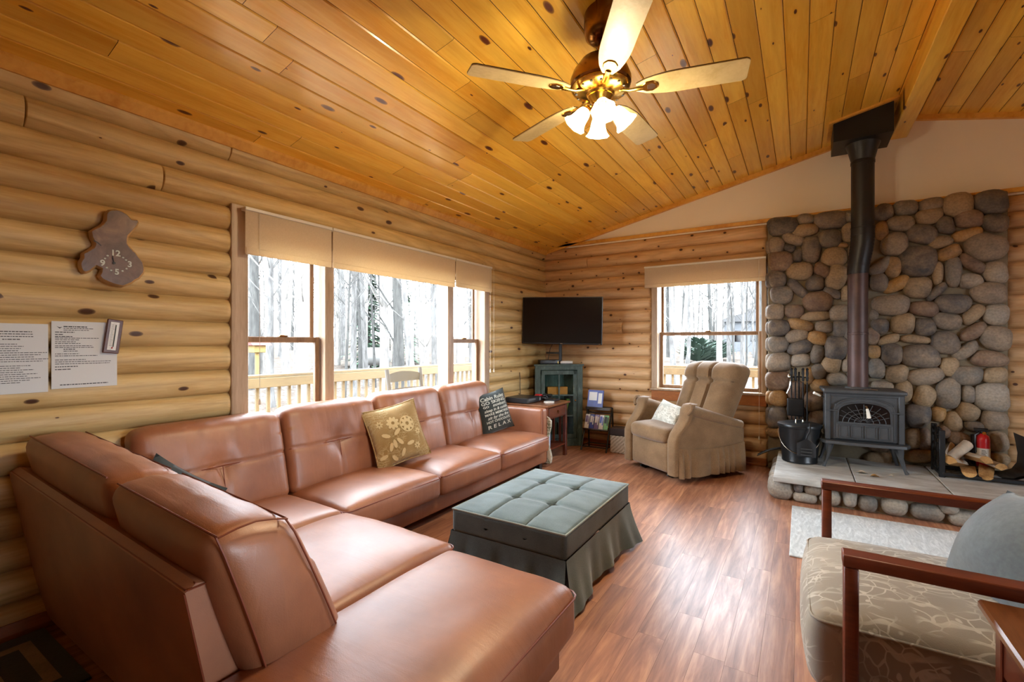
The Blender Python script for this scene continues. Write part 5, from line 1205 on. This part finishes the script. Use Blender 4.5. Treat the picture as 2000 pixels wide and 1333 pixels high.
g = G(); g.box(1.045, 1.255, 5.50, 5.69, .0, .215, .008); mk('body', g, M['weave'], ba, world=True, smooth=False); g = G(); g.box(1.038, 1.262, 5.493, 5.697, .215, .305, .01); mk('lid', g, M['dk_lid'], ba, world=True, smooth=False)

# ================================================================== window shades
def shade(lab, P, a0, a1, z0, z1, cords):
    """P(s, out, z): out is the distance in front of the wall"""
    A = P((a0+a1)/2, .04, z1); t = thing('window_shade', lab, 'shade', A)
    def bx_(n, s0, s1, d0, d1, b0, b1, m, bev=.003, par=None):
        p, q = P(s0, d0, b0), P(s1, d1, b1); g = G(); g.box(min(p[0], q[0]), max(p[0], q[0]), min(p[1], q[1]), max(p[1], q[1]), b0, b1, bev); return mk(n, g, M[m], par or t, world=par is None, smooth=False)
    bx_('headrail', a0, a1, .005, .06, z1-.022, z1, 'white_plastic')
    bx_('cloth', a0+.004, a1-.004, .048, .0505, z0+.045, z1-.022, 'shade', 0)
    bx_('bottom_rail', a0+.003, a1-.003, .04, .056, z0, z0+.045, 'shade', .006)
    for s, zb in cords:
        g = G(); g.tube([P(s, .058, z1-.02), P(s, .058, zb+.03)], .0014, 5); c = mk('pull_cord', g, M['cord'], t, world=True)
        g = G(); cc = P(s, .058, zb); g.lathe([(.002, .04), (.006, .03), (.009, 0), (.001, -.002)], 8, cc); mk('tassel', g, M['cord'], c)
PW = lambda s, d, z: (d, s, z)
shade('linen roller shade over the sash nearest the clock', PW, 1.598, 2.243, 1.92, 2.222, [(1.69, .95)])
shade('wide linen roller shade over the picture window', PW, 2.249, 3.712, 1.92, 2.222, [])
shade('short linen roller shade over the sash nearest the corner', PW, 3.718, 4.37, 1.93, 2.222, [(4.33, 1.02), (4.40, 1.02)])
PN = lambda s, d, z: (s, YB-.012-d, z)
shade('linen roller shade over the window behind the recliner', PN, 1.405, 2.728, 2.03, 2.295, [(2.66, .30), (2.655, .86)])

# ================================================================== on the log wall
ck = thing('wall_clock', 'polished wood slab clock with white numerals on the log wall', 'clock', (.02, .95, 1.8))
OUT = [(0.951, 2.049), (0.975, 2.046), (0.998, 2.035), (1.018, 2.012), (1.044, 2.015), (1.052, 1.999), (1.043, 1.972), (1.027, 1.946), (1.006, 1.915), (1.003, 1.894), (1.003, 1.876), (1.012, 1.862), (1.036, 1.838), (1.052, 1.814), (1.070, 1.79), (1.075, 1.765), (1.077, 1.745), (1.073, 1.727), (1.052, 1.695), (1.034, 1.682), (1.018, 1.665), (0.98, 1.644), (0.94, 1.649), (0.91, 1.661), (0.889, 1.672), (0.877, 1.692), (0.884, 1.712), (0.887, 1.728), (0.873, 1.735), (0.862, 1.722), (0.852, 1.709), (0.838, 1.70), (0.825, 1.697), (0.812, 1.706), (0.806, 1.72), (0.803, 1.738), (0.805, 1.754), (0.815, 1.775), (0.815, 1.797), (0.835, 1.815), (0.856, 1.835), (0.860, 1.848), (0.858, 1.859), (0.848, 1.88), (0.844, 1.912), (0.86, 1.93), (0.879, 1.944), (0.893, 1.962), (0.903, 1.981), (0.903, 2.0), (0.906, 2.02), (0.92, 2.038)]
def slabpoly(g, poly, d0, d1, d2, ins):
    n = len(poly); nrm = []
    for i in range(n):
        a, b = poly[i-1], poly[(i+1) % n]; tx, ty = b[0]-a[0], b[1]-a[1]; L = sqrt(tx*tx+ty*ty) or 1; nrm.append((ty/L, -tx/L))
    area = sum(poly[i-1][0]*poly[i][1]-poly[i][0]*poly[i-1][1] for i in range(n)); sg = -1 if area > 0 else 1
    inn = [(p[0]+sg*q[0]*ins, p[1]+sg*q[1]*ins) for p, q in zip(poly, nrm)]
    return inn
inn = slabpoly(None, OUT, 0, 0, 0, .010)
g = G(); n = len(OUT); rr_ = random.Random(4)
vs_ = [(.002, p[0]+.004, p[1]) for p in OUT]+[(.026, p[0]+rr_.uniform(-.002, .002), p[1]+rr_.uniform(-.002, .002)) for p in OUT]+[(.042, p[0], p[1]) for p in inn]
g.add(vs_, [(q*n+i, q*n+(i+1) % n, (q+1)*n+(i+1) % n, (q+1)*n+i) for q in range(2) for i in range(n)]); mk('bark_edge', g, M['bark'], ck, world=True, ang=50)
g = G(); g.prism(inn, .03, .0425, 'x'); fc = mk('slab_face', g, M['walnut'], ck, world=True, smooth=False)
g = G(); g.prism([(.859, 1.863), (.874, 1.856), (.888, 1.843), (.890, 1.846), (.876, 1.860), (.860, 1.868)], .0425, .0432, 'x'); mk('crack', g, M['iron_dark'], fc, smooth=False)
for s_, y, z, sz in (('12', .946, 1.815, .042), ('3', 1.006, 1.766, .042), ('5', .952, 1.719, .040), ('9', .894, 1.757, .042)):
    v, f = text2d(s_, sz, 0, .0012); g = G(); g.add([(.0445, y+p[0], z+p[1]) for p in v], f); mk('numeral', g, M['ink_white'], ck, world=True, smooth=False)
g = G()
for y, z in ((.978, 1.798), (.99, 1.787), (.992, 1.742), (.975, 1.728), (.928, 1.725), (.911, 1.736), (.903, 1.782), (.914, 1.798)): g.prism([(y+.005*cos(2*pi*i/10), z+.004*sin(2*pi*i/10)) for i in range(10)], .0425, .0455, 'x', .001)
mk('hour_dots', g, M['ink_white'], ck, world=True)
g = G(); g.prism([(.9385, 1.764), (.9415, 1.764), (.9335, 1.792), (.9315, 1.791)], .045, .0465, 'x'); mk('hour_hand', g, M['iron_dark'], ck, world=True, smooth=False)
g = G(); g.prism([(.9385, 1.763), (.9415, 1.763), (.934, 1.802), (.932, 1.801)], .047, .048, 'x'); g.prism([(.94+.006*cos(2*pi*i/12), 1.764+.006*sin(2*pi*i/12)) for i in range(12)], .0425, .049, 'x'); mk('minute_hand', g, M['iron_dark'], ck, world=True, smooth=False)
def sheet(lab, y0, y1, z0, z1, rows, seed, head=None):
    t = thing('notice_sheet', lab, 'notice', (.01, (y0+y1)/2, (z0+z1)/2))
    g = G(); g.box(.001, .0045, y0, y1, z0, z1); p = mk('sheet', g, M['paper'], t, world=True, smooth=False)
    rr = random.Random(seed); g = G()
    for ri, (zf_, a, b, wt) in enumerate(rows):
        if head and ri == len(rows)-1: mk('print_lines', g, M['ink'], p, smooth=False); g = G()
        z = z1-(z1-z0)*zf_; y = y0+(y1-y0)*a; ye = y0+(y1-y0)*b
        while y < ye:
            L = min(rr.uniform(.004, .016), ye-y); g.add([(.0047, y, z), (.0047, y+L, z), (.0047, y+L, z-wt), (.0047, y, z-wt)], [(0, 1, 2, 3)]); y += L+.0022
    mk('footer_line' if head else 'print_lines', g, M['ink'], p, smooth=False)
    if head:
        y, z = y0+(y1-y0)*.10, z1-(z1-z0)*.09; g = G(); g.add([(.0047, y-.008, z+.006), (.0047, y+.004, z-.006), (.0047, y+.014, z+.003), (.0047, y+.004, z+.0)], [(0, 1, 2, 3)]); mk('letterhead_mark', g, M['ink'], p, smooth=False)
    return t
rowsA = [(.11, .1, .72, .004), (.145, .06, .72, .0035), (.18, .08, .73, .0035), (.22, .2, .5, .004)]+[(.29+.031*i, .02, .45+.4*((i*37) % 10)/10*(.4 if i < 4 else 1)+(.35 if i > 3 else 0)*.6, .0028) for i in range(9)]+[(.60+.03*i, .02, .5+.42*((i*53+3) % 7)/7, .0028) for i in range(9)]
sheet('printed notice cut off by the picture edge, farther from the thermometer', .515, .703, 1.119, 1.441, rowsA, 1)
rowsB = [(.07, .17, .52, .005), (.10, .17, .62, .003), (.125, .17, .55, .003), (.155, .05, .33, .004), (.19, .05, .17, .004), (.22, .05, .3, .004), (.245, .05, .70, .003), (.27, .05, .4, .003), (.30, .05, .35, .003), (.325, .05, .42, .003), (.36, .05, .6, .003), (.385, .05, .62, .003), (.41, .17, .34, .004), (.44, .17, .38, .003), (.48, .05, .4, .003), (.51, .05, .68, .003), (.57, .05, .5, .003), (.60, .05, .9, .003), (.63, .05, .88, .003), (.67, .05, .38, .004), (.71, .05, .28, .004), (.94, .12, .85, .0045)]
sheet('printed notice with letterhead half under the thermometer', .714, .965, 1.130, 1.457, rowsB, 2, True)
th = thing('thermometer', 'dark framed wall thermometer over the corner of a notice', 'thermometer', (.012, .945, 1.386), rot=(radians(-7), 0, 0))
g = G(); g.box(-.005, .009, -.033, .033, -.088, .088, .003); mk('frame', g, M['mission'], th, smooth=False); g = G(); g.box(.009, .0105, -.019, .017, -.072, .074); f_ = mk('scale', g, M['label_white'], th, smooth=False)
g = G(); [g.box(.0106, .011, -.014, -.006+(.004 if k % 5 == 0 else 0), -.05+.0058*k, -.0490+.0058*k) for k in range(20)]; mk('scale_marks', g, M['ink'], f_, smooth=False)
g = G(); g.tube([(.012, .004, -.055), (.012, .004, .06)], .0022, 6); mk('glass_tube', g, M['green'], f_); g = G(); g.lathe([(.001, -.004), (.004, 0), (.001, .004)], 8, (.012, .0, -.06)); mk('bulb', g, M['ext_red'], f_)
g = G(); g.box(-.012, .010, 4.00, 4.07, .28, .40); 

# ------------------------------------------------------------------ floor coverings
rgm = thing('hearth_rug', 'pale grey rug on the floor in front of the hearth', 'rug', (3.6, 3.95, 0))
g = G(); g.rbox((3.63, 3.945, .006), (.645, .525, .006), .005, 10); mk('pile', g, M['mat'], rgm, world=True); 
rg = thing('area_rug', 'dark rug with tan border behind the sofa return', 'rug', (.32, .1, 0))
g = G(); g.rbox((.33, -.08, .006), (.305, .765, .006), .005, 10); mk('pile', g, M['rug_dark'], rg, world=True)
g = G()
for (a, b, c, d) in ((.11, .54, .575, .62), (.495, .54, -.7, .575), (.11, .155, -.7, .575), (.235, .42, -.6, .49)): g.box(a, b, c, d, .0122, .0132)
mk('tan_pattern', g, M['rug_tan'], rg, world=True, smooth=False)
# ================================================================== outdoors
ZG = -.75; ZD = -.08
g = G()
def gnd(i, j):
    x = -75+150*i; y = -20+115*j; d = max(0, sqrt((x-2)**2+(y-2)**2)-12); return (x, y, ZG+.035*d+.25*noise.noise(Vector((x*.12, y*.12, 0)))-(.12 if (-.5 < x < 8 and -5 < y < 6.5) else 0))
g.grid(gnd, 90, 70); struct(mk('ground', g, M['ground']), 'pale leaf-littered woodland ground', 'ground')
def zg(x, y): return gnd((x+75)/150, (y+20)/115)[2]
# deck wrapping the corner of the house
g = G(); x = -.22
while x > -2.62: g.rnd = R.random(); g.box(x-.135, x, -1.5, 8.4, ZD-.03, ZD, .004); x -= .14
y = 6.02
while y < 8.3: g.rnd = R.random(); g.box(-.22, 4.2, y, y+.135, ZD-.03, ZD, .004); y += .14
g.rnd = .5; g.box(-2.6, -.22, -1.5, 8.38, ZD-.2, ZD-.031); g.box(-.22, 4.2, 6.0, 8.38, ZD-.2, ZD-.031)
struct(mk('deck', g, M['deck'], smooth=False), 'timber deck outside the windows', 'deck')
dr_ = thing('deck_railing', 'cedar deck railing outside the windows', 'railing', (-2.55, 3., ZD))
def dp(n, g): return mk(n, g, M['rail'], dr_, world=True, smooth=False)
zr = .965
g = G(); g.rnd = .3; g.box(-2.62, -2.48, -1.4, 8.42, zr-.035, zr, .004); g.box(-2.51, -2.47, -1.4, 8.3, zr-.155, zr-.036, .004); dp('top_rail', g)
g = G(); g.rnd = .7; g.box(-2.62, 4.2, 8.26, 8.40, zr-.035, zr, .004); g.box(-2.5, 4.2, 8.24, 8.28, zr-.155, zr-.036, .004); dp('top_rail', g)
g = G(); g.rnd = .4; g.box(-2.51, -2.47, -1.4, 8.3, .02, .10, .004); g.box(-2.5, 4.2, 8.24, 8.28, .02, .10); dp('bottom_rail', g)
b0 = None
for k in range(48):
    if b0 is None: g = G(); g.rnd = .5; g.box(-.018, .018, -.018, .018, ZD+.01, zr-.06, .003); b0 = mk('baluster', g, M['rail'], dr_, smooth=False); o = b0
    else: o = b0.copy(); col.objects.link(o)
    o.matrix_parent_inverse = dr_.matrix_basis.inverted(); o.location = (-2.53, 1.6+.138*k, 0)
for k in range(30): o = b0.copy(); col.objects.link(o); o.matrix_parent_inverse = dr_.matrix_basis.inverted(); o.location = (-1.6+.138*k, 8.30, 0)
# slat-back chair on the deck
dc = thing('deck_chair', 'weathered white ladder-back chair on the deck', 'chair', (-.85, 4.04, ZD), radians(95))
def dcp(n, g): return mk(n, g, M['grey_chair'], dc, ang=40)
for sx in (-1, 1):
    g = G(); g.tube([(sx*.27, .05, 0), (sx*.275, .05, .45), (sx*.30, .14, 1.13)], .024, 8, flat=.8); dcp('rear_post', g)
    g = G(); g.tube([(sx*.29, -.42, 0), (sx*.29, -.42, .62)], .022, 8); dcp('front_leg', g)
    g = G(); g.box(sx*.30-.035, sx*.30+.035, -.47, .10, .62, .645, .006); dcp('armrest', g)
for z, h_ in ((1.02, .085), (.86, .06), (.71, .06), (.57, .06)):
    g = G()
    def sl_(i, j, z=z, h_=h_): x = -.285+.57*i; return (x, .05+.09*(z-.45)/.68+.02*(1-(2*i-1)**2), z+h_*(j-.5)+(.035*(1-(2*i-1)**2) if z > 1 else .012*(1-(2*i-1)**2))*j)
    g.grid(sl_, 12, 3); g.grid(lambda i, j: (lambda p: (p[0], p[1]+.016, p[2]))(sl_(i, j)), 12, 3); dcp('back_slat', g)
g = G(); g.box(-.28, .28, -.46, .06, .42, .45, .008); dcp('seat', g)
# bare trees: a few kinds, each instance an object of its own
def tree_mesh(seed, Hh, r0, lean, nb, mat):
    rr = random.Random(seed); g = G(); g.rnd = rr.random(); pts = []; x = y = 0.; n = 12
    for i in range(n+1):
        t = i/n; pts.append((lean*t*Hh+.10*sin(t*5+seed), .10*cos(t*4+seed*2)-.10*cos(seed*2), -.3+t*(Hh+.3)))
    pts[0] = (0, 0, -.3); rad = [r0*(1.25-.25*min(1, i*2) if i == 0 else 1)*(1-.72*i/n) for i in range(n+1)]; g.tube(pts, rad, 10)
    for b in range(nb):
        t = rr.uniform(.22, .97); i = min(n-1, int(t*n)); p = Vector(pts[i]); a = rr.uniform(0, 2*pi); L = rr.uniform(.8, 2.6)*(1.15-t*.6); up = rr.uniform(.5, 1.6)
        d = Vector((cos(a), sin(a), up)).normalized(); q = [p+d*L*k+Vector((0, 0, .25*k*k*L))+Vector((rr.uniform(-.05, .05),)*3)*k for k in (0, .35, .7, 1)]
        rb_ = r0*(1-.72*t)*rr.uniform(.22, .42); g.tube(q, [rb_, rb_*.7, rb_*.45, rb_*.15], 5)
        for s_ in range(3):
            k = rr.uniform(.3, .9); o = q[1].lerp(q[3], k); d2 = (d+Vector((rr.uniform(-.8, .8), rr.uniform(-.8, .8), rr.uniform(-.1, .8)))).normalized(); g.tube([o, o+d2*L*.25, o+d2*L*.5+Vector((0, 0, .1))], [rb_*.4, rb_*.28, rb_*.1], 4)
    me_o = mk('bare_tree', g, M[mat], ang=70); return me_o
protos = [tree_mesh(s, h_, r, l, nb, m) for s, h_, r, l, nb, m in ((1, 11, .13, .02, 22, 'bark_a'), (2, 13, .10, -.03, 20, 'bark_b'), (3, 9, .075, .05, 18, 'bark_a'), (4, 14, .17, .0, 22, 'bark_b'), (5, 8, .05, -.06, 16, 'bark_c'), (6, 12, .12, .04, 22, 'bark_a'), (7, 7, .04, .10, 14, 'bark_b'), (8, 13, .20, .01, 20, 'bark_c'))]
used = [False]*len(protos); rt = random.Random(21)
def put(k, x, y, lab, group='bare grey trees in the woods', sc_=1., rz=None, lean=None):
    p = protos[k]
    o = p if not used[k] else p.copy()
    if used[k]: col.objects.link(o)
    used[k] = True; o.location = (x, y, zg(x, y)); o.rotation_euler = (0, 0, rz if rz is not None else rt.uniform(0, 6.28)); o.scale = (sc_,)*3
    tag(o, lab, 'tree', group); return o
far = 'one of the bare grey trees filling the woods beyond the deck'
def at(u, dist):                                    # ground point seen at image column u, at that distance along the view
    d = RGT*((u-HX)/F)+FWD; p = Vector((CAMX, 0, 0))+d*dist; return p.x, p.y
# nearer trunks seen through the picture window, the narrow sashes and the small window
for u, dist, k, lab in ((775, 15.5, 7, 'dark barked tree in the middle of the picture window'), (805, 15, 5, 'pale leaning tree right of the dark barked trunk'), (745, 16, 3, 'white speckled birch left of the dark barked trunk'), (692, 17, 0, 'grey trunk in the left half of the picture window'), (835, 17, 1, 'slim grey trunk at the right of the picture window'),
                        (715, 20, 5, 'forked grey trunk behind the crossing sapling'), (668, 14, 4, 'crooked sapling crossing the picture window'), (530, 15, 0, 'dark grey trunk in the sash nearest the clock'), (585, 14, 3, 'pale trunk beside the window mullion'), (512, 19, 1, 'thin trunk left of the dark grey one'), (905, 19, 3, 'broad pale trunk in the sash nearest the corner'),
                        (1318, 17, 5, 'curved dark trunk at the left of the small window'), (1332, 24, 1, 'straight trunk beside the curved one'), (1408, 26, 3, 'grey trunk in the middle of the small window'), (1424, 28, 0, 'second grey trunk in the middle of the small window'), (1448, 27, 2, 'slender trunk toward the stone side of the small window')):
    x, y = at(u, dist); put(k, x, y, lab, None)
for i in range(104):
    u = rt.uniform(440, 990); dist = rt.uniform(18, 40) if i < 34 else rt.uniform(34, 72); x, y = at(u, dist); put(rt.randrange(8), x, y, far, sc_=rt.uniform(.8, 1.25))
for i in range(46):
    u = rt.uniform(1270, 1500); dist = rt.uniform(26, 66); x, y = at(u, dist); put(rt.randrange(8), x, y, far, sc_=rt.uniform(.8, 1.25))
for i in range(60):
    a = rt.uniform(radians(88), radians(205)); dist = rt.uniform(20, 60); x, y = CAMX+cos(a)*dist, sin(a)*dist
    if x < -4.5 or y > 11: put(rt.randrange(8), x, y, far, sc_=rt.uniform(.8, 1.25))
# conifer, shrubs, house, tank, bird feeder
def blob(name, lab, cat, u, dist, h_, w_, mat, n, seed, cone=True):
    x, y = at(u, dist); rr = random.Random(seed); z0 = zg(x, y); t = thing(name, lab, cat, (x, y, z0)); g = G()
    for i in range(n):
        f = rr.random(); r = w_*(1-f if cone else sqrt(max(.05, 1-(2*f-1)**2)))*rr.uniform(.3, 1); a = rr.uniform(0, 6.28); p = Vector((x+r*cos(a), y+r*sin(a), z0+.1+h_*f)); d = Vector((cos(a), sin(a), -.25 if cone else .5))*rr.uniform(.25, .5)*w_; s_ = Vector((-sin(a), cos(a), 0))*.10*w_
        g.add([p-s_, p+s_, p+d+s_*.3, p+d-s_*.3], [(0, 1, 2, 3)])
    mk('foliage', g, M[mat], t, world=True, ang=80); g = G(); g.tube([(x, y, z0-.1), (x, y, z0+h_*.9)], [.09*w_, .02], 8); mk('trunk', g, M['bark_c'], t, world=True)
blob('pine_tree', 'green pine behind the trunks in the picture window', 'tree', 720, 30, 6.5, 1.5, 'needles', 900, 1); blob('pine_tree', 'smaller green pine right of the dark barked trunk', 'tree', 795, 34, 6., 1.1, 'needles', 500, 2)
for u, d_, h_, w_, lab in ((1362, 33, 1.5, 1.2, 'dark evergreen shrub left of the trunks in the small window'), (1383, 34, 1.0, 1.0, 'low evergreen shrub in the middle of the small window'), (1400, 36, 1.3, 1.2, 'evergreen shrub nearest the grey house')): blob('evergreen_shrub', lab, 'shrub', u, d_, h_, w_, 'shrub', 500, int(u), False)
hx, hy_ = at(1470, 46); hz_ = zg(hx, hy_)
ho = thing('house', 'grey sided neighbouring house among the trees', 'house', (hx, hy_, hz_))
g = G(); g.box(hx-2.6, hx+6, hy_, hy_+7, hz_-1, hz_+3.0); mk('wall', g, M['siding'], ho, world=True, smooth=False)
g = G(); g.prism([(hx-3, hz_+3), (hx+6.4, hz_+3), (hx+6.4, hz_+3.2), (hx+1.5, hz_+4.6), (hx-3, hz_+3.2)], hy_-.4, hy_+7.4, 'y'); mk('roof', g, M['roofing'], ho, world=True, smooth=False)
for k in range(3): g = G(); g.box(hx-1.8+1.6*k, hx-.9+1.6*k, hy_-.03, hy_+.02, hz_+1.0, hz_+2.1); mk('window', g, M['dark_glass'], ho, world=True, smooth=False)
pf = thing('picket_fence', 'low grey fence in front of the neighbouring house', 'fence', (*at(1455, 40), 0)); fx_, fy_ = at(1455, 40); fz = zg(fx_, fy_)
for k in range(14): g = G(); g.box(fx_-1.6+.3*k, fx_-1.52+.3*k, fy_, fy_+.05, fz-.2, fz+1.0); mk('picket', g, M['siding'], pf, world=True, smooth=False)
g = G(); g.box(fx_-1.7, fx_+2.6, fy_+.05, fy_+.1, fz+.7, fz+.8); g.box(fx_-1.7, fx_+2.6, fy_+.05, fy_+.1, fz+.2, fz+.3); mk('rail', g, M['siding'], pf, world=True, smooth=False)
tx, ty = at(733, 24); tz = zg(tx, ty)
tk = thing('propane_tank', 'white propane tank lying in the woods', 'tank', (tx, ty, tz), radians(30))
g = G(Matrix.Translation((0, 0, 1.0)) @ Matrix.Rotation(pi/2, 4, 'Y')); g.lathe([(.01, -.85), (.25, -.80), (.42, -.62), (.46, -.5), (.46, .5), (.42, .62), (.25, .80), (.01, .85)], 24); mk('shell', g, M['tank'], tk)
for s_ in (-.45, .45): g = G(); g.box(s_-.06, s_+.06, -.3, .3, -.1, .6); mk('foot', g, M['tank'], tk, smooth=False)
bxx, byy = at(502, 9.5); bz_ = 1.33
bf_ = thing('bird_feeder', 'red roofed bird feeder on a yellow post in the woods', 'bird feeder', (bxx, byy, zg(bxx, byy)))
g = G(); g.tube([(bxx, byy, zg(bxx, byy)), (bxx, byy, bz_-.1)], .04, 8); mk('post', g, M['post_wood'], bf_, world=True)
g = G(); g.box(bxx-.12, bxx+.12, byy-.12, byy+.12, bz_-.17, bz_-.02, .01); mk('tray', g, M['post_wood'], bf_, world=True, smooth=False)
g = G(); g.prism([(bxx-.2, bz_-.02), (bxx+.2, bz_-.02), (bxx, bz_+.12)], byy-.2, byy+.2, 'y'); mk('roof', g, M['bird_red'], bf_, world=True, smooth=False)
